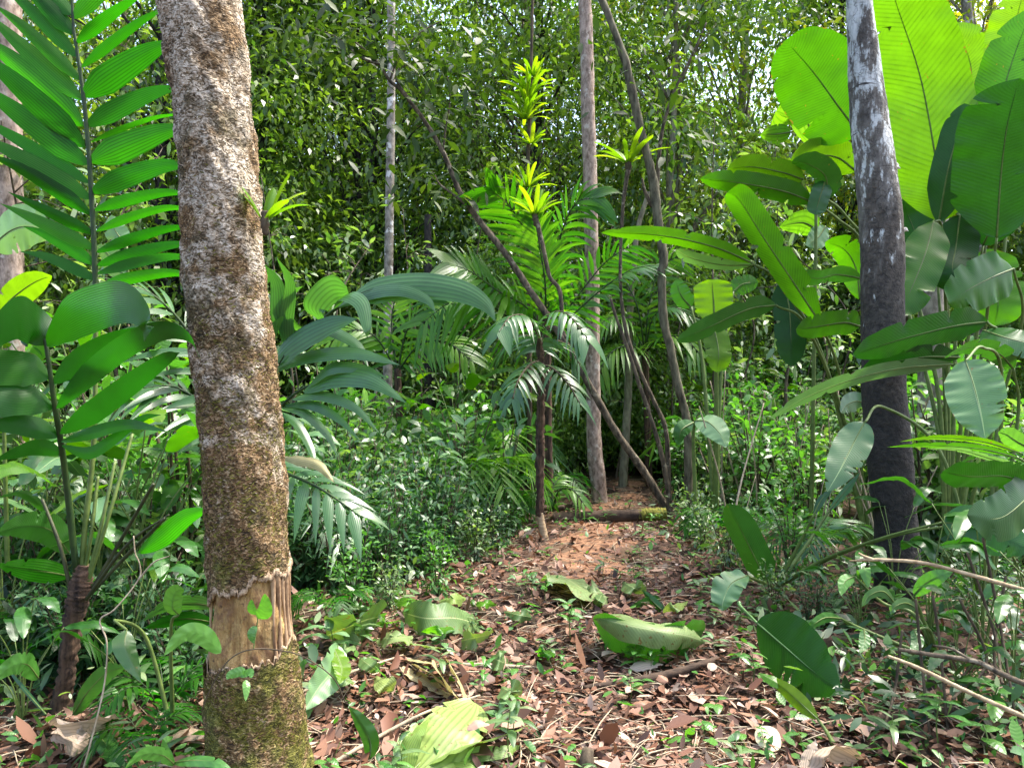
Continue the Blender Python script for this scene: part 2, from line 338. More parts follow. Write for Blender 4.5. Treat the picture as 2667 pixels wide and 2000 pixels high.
def raw_wood():
    m, N, Lk = nodes('exposed_wood'); tc = N('ShaderNodeTexCoord').outputs['Object']
    mp = N('ShaderNodeMapping'); mp.inputs['Scale'].default_value = (1, 1, .12); Lk(tc, mp.inputs[0])
    n1 = noise(N, Lk, mp.outputs[0], 60, 5, .7); n2 = noise(N, Lk, tc, 13, 5, .65); n3 = noise(N, Lk, tc, 34, 3, .6)
    col = ramp(N, Lk, n1, [(.3, (.18, .09, .025)), (.5, (.36, .22, .075)), (.7, (.52, .36, .15))])
    f = ramp(N, Lk, n2, [(.48, (0, 0, 0)), (.66, (1, 1, 1))]); col = mixc(N, Lk, f, col, (.2, .10, .04))
    f = ramp(N, Lk, n3, [(.62, (0, 0, 0)), (.7, (1, 1, 1))]); col = mixc(N, Lk, f, col, (.10, .05, .02))
    bs = N('ShaderNodeBsdfPrincipled'); Lk(col, bs.inputs['Base Color']); bs.inputs['Roughness'].default_value = .75
    bp = N('ShaderNodeBump'); bp.inputs['Strength'].default_value = .9; bp.inputs['Distance'].default_value = .012; Lk(math_(N, Lk, 'ADD', n1, n2), bp.inputs['Height']); Lk(bp.outputs[0], bs.inputs['Normal'])
    o = N('ShaderNodeOutputMaterial'); Lk(bs.outputs[0], o.inputs[0]); return m
M['rawwood'] = raw_wood()
M['strip'] = plain('torn_bark_strip', (.14, .075, .035), (.42, .29, .17), 30, .85, (1, 1, .2), .6)
M['lip'] = plain('torn_bark_edge', (.10, .055, .028), (.46, .34, .22), 60, .9, bump=.9)
def lichen_bark():
    m, N, Lk = nodes('lichen_bark_shaded_below'); tc = N('ShaderNodeTexCoord').outputs['Object']
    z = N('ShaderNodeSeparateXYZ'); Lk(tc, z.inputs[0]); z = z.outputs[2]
    n1 = noise(N, Lk, tc, 26, 6, .65); mq = N('ShaderNodeMapping'); mq.inputs['Scale'].default_value = (1, 1, .35); Lk(tc, mq.inputs[0]); n2 = noise(N, Lk, mq.outputs[0], 9, 5, .6); n3 = noise(N, Lk, mq.outputs[0], 15, 5, .65)
    mp = N('ShaderNodeMapping'); mp.inputs['Scale'].default_value = (1, 1, 7); Lk(tc, mp.inputs[0]); n4 = noise(N, Lk, mp.outputs[0], 4, 3, .6)
    base = mixc(N, Lk, ramp(N, Lk, math_(N, Lk, 'MULTIPLY_ADD', z, .3, -.3), [(.1, (0, 0, 0)), (.6, (1, 1, 1))]), ramp(N, Lk, n1, [(.35, (.005, .0045, .004)), (.65, (.032, .026, .02))]), ramp(N, Lk, n1, [(.35, (.03, .025, .019)), (.65, (.115, .095, .072))]))  # dark bark base, with shade painted in as near-black over the lower trunk
    lich = ramp(N, Lk, n3, [(.35, (.05, .044, .036)), (.6, (.2, .185, .16))])
    pale = ramp(N, Lk, n3, [(.4, (.25, .28, .27)), (.6, (.5, .52, .5))])
    hz = math_(N, Lk, 'MULTIPLY_ADD', z, .22, -.56)
    f = ramp(N, Lk, math_(N, Lk, 'ADD', n2, hz), [(.5, (0, 0, 0)), (.62, (1, 1, 1))])
    col = mixc(N, Lk, f, base, lich)
    f2 = ramp(N, Lk, math_(N, Lk, 'ADD', n3, math_(N, Lk, 'MULTIPLY_ADD', z, .12, -.34)), [(.56, (0, 0, 0)), (.61, (1, 1, 1))])
    col = mixc(N, Lk, f2, col, pale)
    f3 = ramp(N, Lk, n4, [(.3, (1, 1, 1)), (.36, (0, 0, 0))]); col = mixc(N, Lk, f3, col, (.02, .017, .014))
    bs = N('ShaderNodeBsdfPrincipled'); Lk(col, bs.inputs['Base Color']); bs.inputs['Roughness'].default_value = .8
    bp = N('ShaderNodeBump'); vo = N('ShaderNodeTexVoronoi', feature='DISTANCE_TO_EDGE'); vo.inputs['Scale'].default_value = 13; vm = N('ShaderNodeVectorMath', operation='ADD'); vs = N('ShaderNodeVectorMath', operation='SCALE'); nn = N('ShaderNodeTexNoise'); nn.inputs['Scale'].default_value = 9; nn.inputs['Detail'].default_value = 5; Lk(tc, nn.inputs['Vector']); Lk(nn.outputs[1], vs.inputs[0]); vs.inputs['Scale'].default_value = .22; Lk(mq.outputs[0], vm.inputs[0]); Lk(vs.outputs[0], vm.inputs[1]); Lk(vm.outputs[0], vo.inputs['Vector']); cr_ = ramp(N, Lk, vo.outputs['Distance'], [(.0, (.45, .45, .45)), (.035, (1, 1, 1))]); Lk(mixc(N, Lk, cr_, (.004, .003, .003), col), bs.inputs['Base Color'])
    bp.inputs['Strength'].default_value = 1.; bp.inputs['Distance'].default_value = .02; Lk(math_(N, Lk, 'MULTIPLY_ADD', cr_, .35, n1), bp.inputs['Height']); Lk(bp.outputs[0], bs.inputs['Normal'])
    o = N('ShaderNodeOutputMaterial'); Lk(bs.outputs[0], o.inputs[0]); return m
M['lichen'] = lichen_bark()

# ------------------------------------------------------------------ ground, path, litter
def gz_np(x, y): return 0.05*np.sin(x*1.3+0.4)*np.cos(y*0.9)+0.03*np.sin(x*3.1+y*2.3)
def ground():
    mb = MB(); xs = np.concatenate([np.linspace(-300, -13, 12), np.linspace(-12, 12, 161), np.linspace(13, 300, 12)])
    ys = np.concatenate([np.linspace(-60, -1, 10), np.linspace(0, 16, 130), np.linspace(17, 40, 40), np.linspace(45, 400, 14)])
    X, Y = np.meshgrid(xs, ys); near = np.exp(-(np.hypot(X, Y-6)/14)**4)
    bump = 0.02*np.sin(X*9+Y*5)*np.sin(Y*8-X*3)+rng.normal(0, .006, X.shape)
    Z = (gz_np(X, Y)+bump)*near
    mb.grid(np.stack([X, Y, Z], -1), np.zeros((*X.shape, 3)))
    return tag(mb.build('ground', M['soil']), kind='structure')
ground()
def path():
    mb = MB(); ds = np.linspace(5.6, 13, 110); us = np.linspace(-1, 1, 21)
    rows = []
    for i, d in enumerate(ds):
        w = path_w(d)*min(1, (d-5.55)/.7)*(.75+.2*math.sin(d*2.1)+.12*math.sin(d*5.3+1))
        rows.append([[path_c(d)+u*w+.06*math.sin(d*7+u*3), d, 0] for u in us])
    P = np.array(rows); U = np.broadcast_to(us, P.shape[:2])
    P[..., 2] = gz_np(P[..., 0], P[..., 1])+.03-.045*np.abs(U)**3
    A = np.zeros(P.shape); mb.grid(P, A)
    return tag(mb.build('path', M['pathsoil']), kind='structure')
path()

def ground_points(n, dmin, dmax, test=None, power=1.6):
    out = []
    while len(out) < n:
        d = dmin+(dmax-dmin)*rnd.random()**power
        x = rnd.uniform(-.72, .72)*d
        if test is None or test(x, d): out.append((x, d, gz(x, d)))
    return np.array(out)
def open_floor(x, d):
    k = abs(x-path_c(d))/(path_w(d)*1.25)
    bare = 6.2 < d < 8.2 and abs(x-path_c(d)) < .28 and rnd.random() < .35
    return rnd.random() < (1.0 if k < 1 else math.exp(-(k-1)*1.1)) and not bare
def litter(name, n, dmin, dmax, L0, L1, mat, test, up=.0, curl=.35, label=None, wr=(.3, .5), power=1.6, tint=None):
    P = ground_points(n, dmin, dmax, test, power); n = len(P)
    P[:, 2] += rng.uniform(.008, .05+up, n)
    ax = np.stack([rng.normal(0, 1, n), rng.normal(0, 1, n), rng.normal(0, curl, n)], -1)
    nr = np.stack([rng.normal(0, curl, n), rng.normal(0, curl, n), np.ones(n)], -1)
    L = rng.uniform(L0, L1, n)*rng.uniform(.6, 1.1, n); mb = MB()
    leaves(mb, P, ax, nr, L, L*rng.uniform(*wr, n), rng.random(n) if tint is None else tint(n), droop=rng.normal(-.05, .14, n), fold=rng.normal(.7, .9, n))
    o = mb.build(name, mat, smooth=False); return tag(o, label, name.replace('_', ' '), kind='stuff')
litter('leaf_fragments', 16000, 2.2, 10, .012, .045, M['dead'], open_floor, label='tiny broken bits of brown leaves matted over the forest floor', wr=(.3, .8), tint=lambda n: np.clip(rng.beta(1.2, 2.2, n), 0, 1), power=1.9)
litter('leaf_litter', 19000, 2.2, 12.5, .035, .12, M['dead'], open_floor, label='brown fallen leaves scattered over the forest floor and path', wr=(.25, .55), tint=lambda n: np.clip(rng.beta(1.6, 1.6, n), 0, 1))
litter('curled_leaf_litter', 1500, 2.2, 9, .09, .17, M['dead'], open_floor, label='larger curled brown leaves lying on top of the litter', wr=(.35, .6), tint=lambda n: np.clip(rng.beta(2.2, 1.4, n), 0, 1), curl=.28)
def twigs():
    P = ground_points(2200, 2.2, 12, open_floor); mb = MB()
    for p in P:
        a = rnd.uniform(0, 6.28); L = rnd.uniform(.08, .4)*(.7+.3*rnd.random()); t = np.array([math.cos(a), math.sin(a), rnd.uniform(-.1, .12)])
        q = p+np.array([0, 0, .025+rnd.random()*.02]); r = rnd.uniform(.0012, .004)
        tube(mb, [q, q+t*L*.5+np.array([rnd.uniform(-.02, .02), rnd.uniform(-.02, .02), .01]), q+t*L], [r, r, r*.6], 4, 5)
    return tag(mb.build('twig_litter', M['twig']), 'thin pale twigs scattered among the fallen leaves', 'twigs', kind='stuff')
twigs()

# ------------------------------------------------------------------ big mossy tree on the left
def mossy_tree():
    D = 2.95; rows = [(-500, 455, 222), (-100, 500, 212), (0, 518, 209), (290, 553, 192), (560, 580, 199), (700, 587, 203), (1000, 615, 205), (1300, 640, 205), (1500, 653, 202), (1730, 658, 226), (1980, 670, 258), (2120, 676, 290)]
    py = np.array([r[0] for r in rows], float)[::-1]; cx = np.array([r[1] for r in rows])[::-1]; w = np.array([r[2] for r in rows])[::-1]
    zz = CAMZ-(py-CY)/F*D
    ax = lambda z: (np.interp(z, zz, cx)-CX)/F*D
    ra = lambda z: np.interp(z, zz, w)*D/F/2
    t = thing('mossy_tree', 'thick mossy tree trunk with a stripped band of bark near its base', 'tree', (ax(0.0), D, 0))
    th = np.linspace(-np.pi, np.pi, 181)[:-1]           # th = -pi/2 faces the viewer
    jag = rng.normal(0, 1, (2, len(th))); jag = sum(np.roll(jag, k, 1) for k in range(-3, 4))/7; jag2 = rng.normal(0, .006, (2, len(th)))
    front = np.cos(th+np.pi/2); rightness = np.cos(th)
    zu = CAMZ-(1515-CY)/F*D+.055*rightness+.012*np.sin(th*5)+.008*np.sin(th*11+1)+.02*jag[0]+jag2[0]
    zl = CAMZ-(1712-CY)/F*D+.05*np.clip(rightness, 0, 1)+.01*np.sin(th*4+2)+.03*jag[1]+jag2[1]
    def surf(z, off, sc=1.0, rough=.004):
        X = np.zeros((*z.shape, 3)); nz = rng.normal(0, 1, z.shape)
        lump = .006*np.sin(th*3+z*5)+.004*np.sin(th*7-z*11)+.0035*np.sin(th*2+z*23)+.003*np.sin(th*13+z*31)*np.sin(z*19-th*4)+.0025*np.sin(z*57+3*np.sin(th*5))
        r = ra(z)*sc+off+lump+nz*rough*.35
        X[..., 0] = ax(z)+r*np.cos(th); X[..., 1] = D+r*np.sin(th); X[..., 2] = z
        A = np.zeros(X.shape); A[..., 0] = th/np.pi; A[..., 1] = z; return X, A
    mb = MB(); q = np.linspace(0, 1, 330)[:, None]; z = zu*(1-q)+3.9*q; X, A = surf(z, 0); mb.grid(X, A, True)
    q = np.linspace(0, 1, 90)[:, None]; z = -.25*(1-q)+zl*q; X2, A2 = surf(z, .003); mb.grid(X2, A2, True)
    mb.build('trunk', M['mossy'], t)
    mb = MB(); q = np.linspace(0, 1, 60)[:, None]; z = (zl-.05)*(1-q)+(zu+.05)*q; X3, A3 = surf(z, -.012, .94, .003); mb.grid(X3, A3, True); mb.build('exposed_wood', M['rawwood'], t)
    mb = MB()
    for zz_, rad, o_, sd in ((zu, .0105, -.002, 1), (zl, .0045, -.003, 2)):
        n = len(th); r = ra(zz_)+o_; P = np.stack([ax(zz_)+r*np.cos(th), D+r*np.sin(th), zz_], -1)
        N_ = np.stack([np.cos(th), np.sin(th), 0*th], -1); ps = np.linspace(0, 2*np.pi, 11)[:-1]
        sm = rng.random(n); sm = (np.roll(sm, 1)+sm*2+np.roll(sm, -1)+np.roll(sm, 2)+np.roll(sm, -2))/6; rr = rad*(.3+1.2*sm[:, None]**1.5+.35*rng.random((n, 10)))*(1+.5*np.clip(rightness, 0, 1))[:, None]
        G = P[:, None]+N_[:, None]*(np.cos(ps)*rr*.75)[..., None]+np.array([0, 0, 1.])*(np.sin(ps)*rr*1.2)[..., None]
        G = np.concatenate([G, G[:1]]); mb.grid(G, np.zeros(G.shape), True)
    mb.build('torn_bark_edge', M['lip'], t)
    for a, wd in ((-.66, .010), (-.5, .013), (-.3, .010), (-.12, .014), (.05, .012), (-2.8, .007)):
        zs = np.linspace(float(np.interp(a, th, zl))-.02, float(np.interp(a, th, zu)), 9); r = ra(zs)*.93+.0
        mb = MB(); tube(mb, np.stack([ax(zs)+r*np.cos(a+.02*np.sin(zs*17+a*9)), D+r*np.sin(a+.02*np.sin(zs*17+a*9)), zs], -1), [wd, wd*.7, wd*.5, wd*.8, wd*1.2], 8, 40, rough=.1, seed=int(wd*1000))
        mb.build('bark_strip', M['strip'], t)
    for nm, mat, n, za, zb, le in (('bark_flakes', M['moss_tuft'], 8000, 1.0, 3.4, .014), ('moss', M['moss_green'], 12000, -.1, .5, .016)):
        a = rng.uniform(-np.pi, .15, n); z = rng.uniform(za, zb, n) if nm == 'bark_flakes' else np.concatenate([rng.uniform(-.1, .5, n*2//3), .85+np.abs(rng.normal(0, .6, n-n*2//3))])
        lo = np.interp(a, th, zl); hi = np.interp(a, th, zu); ok = (z < lo-.01) | (z > hi+.015); a, z = a[ok], z[ok]; n = len(a)
        rr = ra(z)+.001+.006*np.sin(a*3+z*5)+.004*np.sin(a*7-z*11)
        P = np.stack([ax(z)+rr*np.cos(a), D+rr*np.sin(a), z], -1); N_ = np.stack([np.cos(a), np.sin(a), 0*a], -1); Tn = np.stack([-np.sin(a), np.cos(a), 0*a], -1)
        s = rng.choice((-1, 1), n)[:, None]; axv = Tn*s+np.array([0, 0, 1.])*rng.normal(0, .6, n)[:, None]+N_*rng.uniform(.0, .35, n)[:, None]
        L = le*rng.uniform(.5, 1.5, n); mb = MB(); leaves(mb, P, axv, N_, L, L*rng.uniform(.12, .3, n), rng.random(n)**1.7, simple=True); mb.build(nm, mat, t, smooth=False)
    return t
mossy_tree()

# ------------------------------------------------------------------ other trunks
def trunk_tree(name, label, D, rows, mat, seg=40, n=140, lump=.05, extra=None, seed=3, ground_z=None):
    """rows of photo (py, centre px, width px) from top to base"""
    base = rows[-1]; z0 = CAMZ-(base[0]-CY)/F*D; t = thing(name, label, 'tree', (V(base[1], base[0], D)[0], D, min(z0, 0)))
    pts = [V(r[1], r[0], D) for r in rows][::-1]; rad = [r[2]*D/F/2 for r in rows][::-1]
    if pts[0][2] > 0: pts.insert(0, np.array([pts[0][0], D, -.05])); rad.insert(0, rad[0]*1.1)
    P = spline(pts, n); zs = np.array([p[2] for p in pts]); rr = np.interp(P[:, 2], zs, rad); th = np.linspace(-np.pi, np.pi, seg, endpoint=False)
    g = np.random.default_rng(seed); k = g.uniform(0, 6, 4)
    L = 1+lump*(np.sin(th[None]*3+P[:, 2:3]*4+k[0])*.5+np.sin(th[None]*5-P[:, 2:3]*9+k[1])*.3+np.sin(P[:, 2:3]*17+k[2]+th[None])*.25+g.normal(0, .22, (n, seg)))
    X = P[:, None]+np.stack([np.cos(th), np.sin(th), 0*th], -1)[None]*(rr[:, None]*L)[..., None]
    A = np.zeros(X.shape); mb = MB(); mb.grid(X, A, True); o = mb.build('trunk', mat, t)
    return t
DR = 5.4
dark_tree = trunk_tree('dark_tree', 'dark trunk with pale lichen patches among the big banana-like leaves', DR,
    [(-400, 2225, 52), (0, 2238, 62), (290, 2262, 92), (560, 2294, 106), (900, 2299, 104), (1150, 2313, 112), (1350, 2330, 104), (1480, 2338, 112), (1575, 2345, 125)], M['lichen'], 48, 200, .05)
trunk_tree('slender_tree', 'slender straight tree trunk with white lichen bands behind the leaning branch', 12.2,
    [(-300, 1024, 20), (0, 1019, 21), (211, 1019, 21), (380, 1017, 22), (700, 1012, 23), (886, 1010, 24), (1254, 1009, 27)], M['bark_pale'], 20, 90, .05, seed=5)
trunk_tree('reddish_tree', 'reddish-brown straight tree trunk standing in the middle behind the fallen log', 10.0,
    [(-300, 1510, 28), (42, 1525, 34), (338, 1533, 36), (700, 1542, 36), (1114, 1546, 37), (1230, 1556, 42), (1310, 1563, 40)], M['bark_red'], 28, 120, .07, seed=6)
trunk_tree('pale_tree', 'pale grey-white tree trunk standing behind the giant upright leaf', 7.5,
    [(-300, 2400, 58), (0, 2432, 56), (100, 2441, 50), (500, 2440, 56), (820, 2425, 62), (1200, 2432, 74), (1410, 2440, 80)], M['bark_pale'], 28, 90, .05, seed=8)
trunk_tree('brown_tree', 'mottled brown tree trunk at the left edge behind the tall palm leaf', 7.0,
    [(-300, 8, 60), (0, 20, 62), (400, 22, 64), (900, 26, 66), (1300, 30, 74), (1445, 30, 80)], M['bark_red'], 28, 90, .07, seed=9)
trunk_tree('crooked_tree', 'crooked pale thin trunk just right of the reddish trunk', 11.5,
    [(500, 1690, 12), (600, 1660, 14), (700, 1650, 16), (820, 1640, 18), (1000, 1637, 20), (1130, 1630, 21), (1270, 1622, 24)], M['bark_grey'], 16, 60, .05, seed=10)
trunk_tree('dark_trunk_tree', 'dark stump-like trunk in shade behind the arching palm leaves', 13, [(560, 1114, 18), (800, 1116, 22), (960, 1118, 26), (1238, 1120, 30)], M['bark_dark'], 14, 50, .06, seed=18)

# leaning branchy tree
def stem_part(name, rows, rad, mat, parent, D=8.9, rough=.12, segs=10, n=70, seed=1):
    mb = MB(); pts = [V(r[0], r[1], r[2] if len(r) > 2 else D) for r in rows]; tube(mb, pts, [w*D/F/2 for w in rad], segs, n, rough=rough, seed=seed); return mb.build(name, mat, parent)
lt = thing('leaning_tree', 'leaning many-stemmed small tree with dark stems fanning up from the path', 'tree', V(1765, 1345, 8.9))
M['greystem'] = plain('grey_green_stem', (.035, .03, .018), (.15, .135, .085), 18, .85, (1, 1, .3), .8)
M['stemdark'] = plain('dark_flaking_stem', (.02, .015, .01), (.13, .10, .065), 25, .85, (1, 1, .3), .6, c=(.2, .17, .12), cs=14, cth=.6)
stem_part('leaning_stem', [(1747, 1365), (1745, 1342), (1677, 1228), (1605, 1125), (1545, 1021), (1490, 924), (1437, 840), (1386, 765), (1330, 680), (1280, 615), (1235, 558), (1196, 498), (1154, 397), (1103, 312), (1044, 236), (1015, 211), (989, 169), (955, 135), (905, 95)], [23, 21, 19, 18, 17, 17, 17, 15, 12, 10, 8, 6, 4], M['stemdark'], lt, n=140)
stem_part('upright_stem', [(1790, 1360), (1788, 1321), (1792, 1283), (1792, 1156), (1784, 1072), (1767, 1009), (1745, 903), (1728, 831), (1723, 713), (1728, 675), (1711, 549), (1698, 456), (1673, 359), (1643, 224), (1622, 139), (1567, 0), (1500, -140)], [24, 24, 22, 21, 21, 22, 22, 24, 24, 22, 22, 18, 16], M['greystem'], lt, n=120, D=8.7)
stem_part('thin_stem', [(1742, 1335), (1736, 1135), (1706, 1051), (1664, 961), (1630, 860), (1617, 760), (1616, 670), (1622, 540), (1635, 443)], [13, 12, 11, 10, 10, 9, 9, 9, 12], M['stemdark'], lt, n=80, D=8.8)
stem_part('thin_stem', [(1748, 1400), (1742, 1290), (1722, 1180), (1692, 1080), (1658, 980), (1628, 890), (1604, 825), (1590, 777)], [12, 14, 13, 11, 10, 9, 8, 7], M['stemdark'], lt, n=60, D=8.6)
stem_part('thin_stem', [(1474, 880), (1466, 861), (1458, 760), (1432, 722), (1420, 671), (1407, 612), (1394, 565)], [11, 11, 11, 11, 12, 12, 15], M['stemdark'], lt, n=50)
stem_part('branch', [(1711, 500), (1715, 420), (1728, 325), (1760, 230), (1800, 150), (1840, 60)], [12, 11, 9, 7, 6, 4], M['stemdark'], lt, n=40)
stem_part('branch', [(1700, 540), (1680, 500), (1672, 465)], [12, 9, 6], M['stemdark'], lt, n=20)
stem_part('branch', [(1221, 540), (1185, 510), (1145, 480), (1130, 450)], [9, 7, 5, 4], M['stemdark'], lt, n=24)
stem_part('branch', [(1154, 397), (1160, 340), (1172, 260), (1165, 200)], [6, 5, 4, 3], M['stemdark'], lt, n=24)
stem_part('branch', [(1103, 312), (1060, 250), (1030, 200), (1060, 170), (1110, 160)], [6, 6, 5, 4, 3], M['stemdark'], lt, n=24)
stem_part('branch', [(989, 169), (940, 150), (880, 100), (820, 75)], [7, 6, 4, 3], M['stemdark'], lt, n=24)
stem_part('branch', [(1015, 211), (1040, 150), (1090, 90), (1150, 55)], [6, 5, 4, 3], M['stemdark'], lt, n=24)
def twig_leaves(parent, spots, D, L0, L1, mat, sd=(62, 42), per=62, dz=.4, name='foliage'):
    P = []
    for (x, y, k) in spots:
        for _ in range(int(per*k)):
            P.append(V(rnd.gauss(x, sd[0]), rnd.gauss(y, sd[1]), D+rnd.gauss(0, dz)))
    P = np.array(P); n = len(P); ax = np.stack([rng.normal(0, 1, n), rng.normal(0, .7, n), rng.normal(-.35, .5, n)], -1); nr = np.stack([rng.normal(0, .5, n), rng.normal(-.3, .5, n), np.ones(n)], -1)
    L = rng.uniform(L0, L1, n); mb = MB(); leaves(mb, P, ax, nr, L, L*rng.uniform(.32, .48, n), rng.random(n), droop=.15); return mb.build(name, mat, parent)
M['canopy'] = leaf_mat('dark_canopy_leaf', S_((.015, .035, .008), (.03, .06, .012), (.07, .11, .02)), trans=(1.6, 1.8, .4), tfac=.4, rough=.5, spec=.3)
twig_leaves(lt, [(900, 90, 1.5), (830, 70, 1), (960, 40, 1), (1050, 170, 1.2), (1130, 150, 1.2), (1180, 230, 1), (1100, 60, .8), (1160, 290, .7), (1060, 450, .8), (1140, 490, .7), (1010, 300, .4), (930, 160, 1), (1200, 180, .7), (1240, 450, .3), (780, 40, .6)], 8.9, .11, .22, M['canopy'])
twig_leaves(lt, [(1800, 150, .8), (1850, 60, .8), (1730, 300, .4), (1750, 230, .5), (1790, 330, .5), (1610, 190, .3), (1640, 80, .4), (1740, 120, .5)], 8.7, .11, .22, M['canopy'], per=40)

# bromeliads
def bromeliad(px, py, D, n, L, w, label, up=70, seed=0, dirs=None, group=None, base=True, lean=0):
    g = random.Random(seed); o = V(px, py, D); t = thing('bromeliad', label, 'bromeliad', o, group)
    mb = MB()
    for i in range(n):
        if dirs: an, el, k = dirs[i]
        else: an = i*2.4+g.uniform(-.2, .2); el = up*(1-.65*i/n)+g.uniform(-8, 8); k = g.uniform(.8, 1.15)
        if dirs is None:
            h = np.array([math.cos(an), math.sin(an), 0])
        else: h = np.array([math.cos(an), math.sin(an)*1., 0])
        l = L*k; pts = []
        for s in np.linspace(0, 1, 7):
            e = R(el)-(s**2)*R(38 if el < 60 else 18); pts.append(e)
        p = np.zeros(3); P = [o+h*.012]; q = P[0].copy()
        for e in pts[1:]:
            q = q+(h*math.cos(e)+np.array([0, 0, 1.])*math.sin(e))*l/6; P.append(q.copy())
        sd = np.cross(h, [0, 0, 1.]); blade(mb, spline(P, 18), sd, w*g.uniform(.7, 1.15), 'strap', fold=.35, tint=g.random(), nu=4, seed=i)
    mb.build('leaves', M['brom'], t)
    if base:
        b = MB(); tube(b, [o+np.array([0, 0, -.1*L/.3]), o+np.array([0, 0, -.02]), o+np.array([0, 0, .04*L/.3])], [.012*L/.3, .026*L/.3, .02*L/.3], 8, 10, rough=.3); b.build('stem', M['stem'], t)
    return t
PI = math.pi
bromeliad(690, 568, 2.86, 7, .19, .036, 'lime green bromeliad growing on the side of the mossy trunk', seed=1,
          dirs=[(PI-.1, 58, 1.05), (PI+.2, 66, .7), (.0, 72, 1.), (.5, 55, 1.), (-.3, 28, .95), (-.6, 40, .7), (1.5, 70, .8)])
bromeliad(1394, 560, 8.9, 15, .40, .062, 'yellow-green bromeliad on the bare stem top above the small palm', seed=2, up=72)
bromeliad(1636, 425, 8.8, 14, .44, .066, 'yellow-green bromeliad on the thin stem beside the thick grey stem', seed=3, up=62)
pole = trunk_tree('pole_tree', 'thin dark pole-like trunk carrying a column of yellow bromeliads', 10.5, [(-200, 1393, 6), (0, 1387, 7), (150, 1384, 8), (300, 1379, 10), (450, 1375, 11), (620, 1377, 12), (1295, 1380, 15)], M['stem'], 10, 60, .1, seed=4)
for i, (x, y, L, n, lb) in enumerate(((1374, 490, .36, 17, 'spiky yellow bromeliad low on the pole just above another rosette'), (1376, 245, .36, 16, 'large bright bromeliad rosette in the upper part of the column'), (1386, 200, .26, 12, 'topmost bright bromeliad of the column on the pole'), (1368, 310, .4, 16, 'wide yellow bromeliad at the lower end of the big column'), (1384, 375, .28, 8, 'small loose bromeliad on the pole under the column'), (1372, 275, .34, 12, 'dense yellow bromeliad in the middle of the column'))):
    bromeliad(x, y, 10.4, n+5, L*1.12, .05, lb, seed=20+i, up=66, base=False)

# ------------------------------------------------------------------ palms
def stalk(parent, pts, r0, r1, mat=None, name='stalk', px=True, rough=0.05):
    mb = MB(); Q = [V(*p) for p in pts] if px else pts; tube(mb, Q, [r0, (r0+r1)/2, r1], 7, 30, rough=rough); o = mb.build(name, mat or M['stalk'], None, origin=ROOT(parent)); o.parent = parent; return o
# short frond in front: hand-set broad leaflets
def handfrond(parent, rach, leafs, mat, rmat, rr=.011, name='frond', nu=6):
    mb = MB()
    for i, (pts, w, roll, k) in enumerate(leafs):
        kw = dict(kind='leaflet', fold=.1, tint=rnd.random(), nu=nu, seed=i, wave=.012); kw.update(k); pxleaf(mb, pts, w, roll, **kw)
    o = mb.build(name, mat, parent); rb = MB(); tube(rb, [V(*p) for p in rach], [rr*.5, rr, rr*1.3], 8, 40); r = rb.build('rachis', rmat, None, origin=ROOT(parent)); r.parent = o; return o
DP = 3.45
pA = thing('understory_palm', 'tall palm with long pleated upright fronds at the left edge', 'palm', V(150, 1890, DP))
mb = MB(); tube(mb, [V(135, 1990, DP), V(150, 1880, DP), V(172, 1760, DP), V(190, 1620, DP), V(208, 1540, DP), V(218, 1470, DP)], [.052, .046, .036, .04, .048, .03], 14, 90, rough=.22, seed=2); mb.build('trunk', M['shaggy'], pA)
LFT = [(186, 40, 60, -90, 40), (192, 90, 40, -70, 40), (200, 150, 0, -40, 34), (208, 210, -20, 10, 34), (213, 262, -40, 30, 44), (217, 330, -60, 90, 58), (222, 385, -60, 130, 60), (228, 430, -70, 210, 56), (234, 478, -70, 300, 34), (238, 520, -70, 350, 44), (240, 560, -40, 400, 36), (246, 610, 20, 500, 28), (249, 650, 0, 530, 34), (250, 690, 60, 590, 32), (252, 730, 50, 655, 28)]
RGT = [(190, 50, 330, -70, 40), (198, 114, 350, 0, 30), (211, 177, 411, 32, 24), (215, 253, 430, 118, 62), (224, 329, 446, 236, 45), (236, 371, 456, 304, 14), (234, 422, 462, 337, 64), (236, 502, 470, 439, 50), (245, 548, 472, 510, 28), (249, 603, 482, 553, 22), (249, 658, 482, 597, 26), (251, 692, 486, 640, 30), (252, 713, 490, 678, 26), (255, 747, 490, 725, 28)]
LL = []
for k, (rows, sgn) in enumerate(((LFT, -1), (RGT, 1))):
    for (x0, y0, x1, y1, w_) in rows:
        x1 += (x1-x0)*.14*(sgn > 0); y1 += (y1-y0)*.1*(sgn > 0); q = rnd.uniform(-.10, .05); b_ = rnd.uniform(8, 26) if sgn > 0 else rnd.uniform(-4, 14)
        LL.append(([(x0, y0, 3.5), (x0+.33*(x1-x0), y0+.33*(y1-y0)-b_*.8, 3.5+q*.4), (x0+.7*(x1-x0), y0+.7*(y1-y0)-b_, 3.5+q*.8), (x1, y1, 3.5+q)], w_*1.12, rnd.uniform(-16, 22), dict(kind='leaflet', fold=rnd.uniform(.04, .22), curl=rnd.uniform(-.1, .1), twist=rnd.uniform(-.3, .3), wave=.01)))
handfrond(pA, [(185, -150, 3.5), (190, 50, 3.5), (198, 114, 3.5), (215, 232, 3.5), (230, 380, 3.5), (238, 506, 3.5), (245, 633, 3.5), (250, 770, 3.5)], LL, M['palm'], M['rachis'], .010)
stalk(pA, [(249, 770, 3.5), (249, 988, 3.5), (243, 1177, 3.47), (222, 1370, 3.45), (210, 1530, 3.45)], .010, .013)
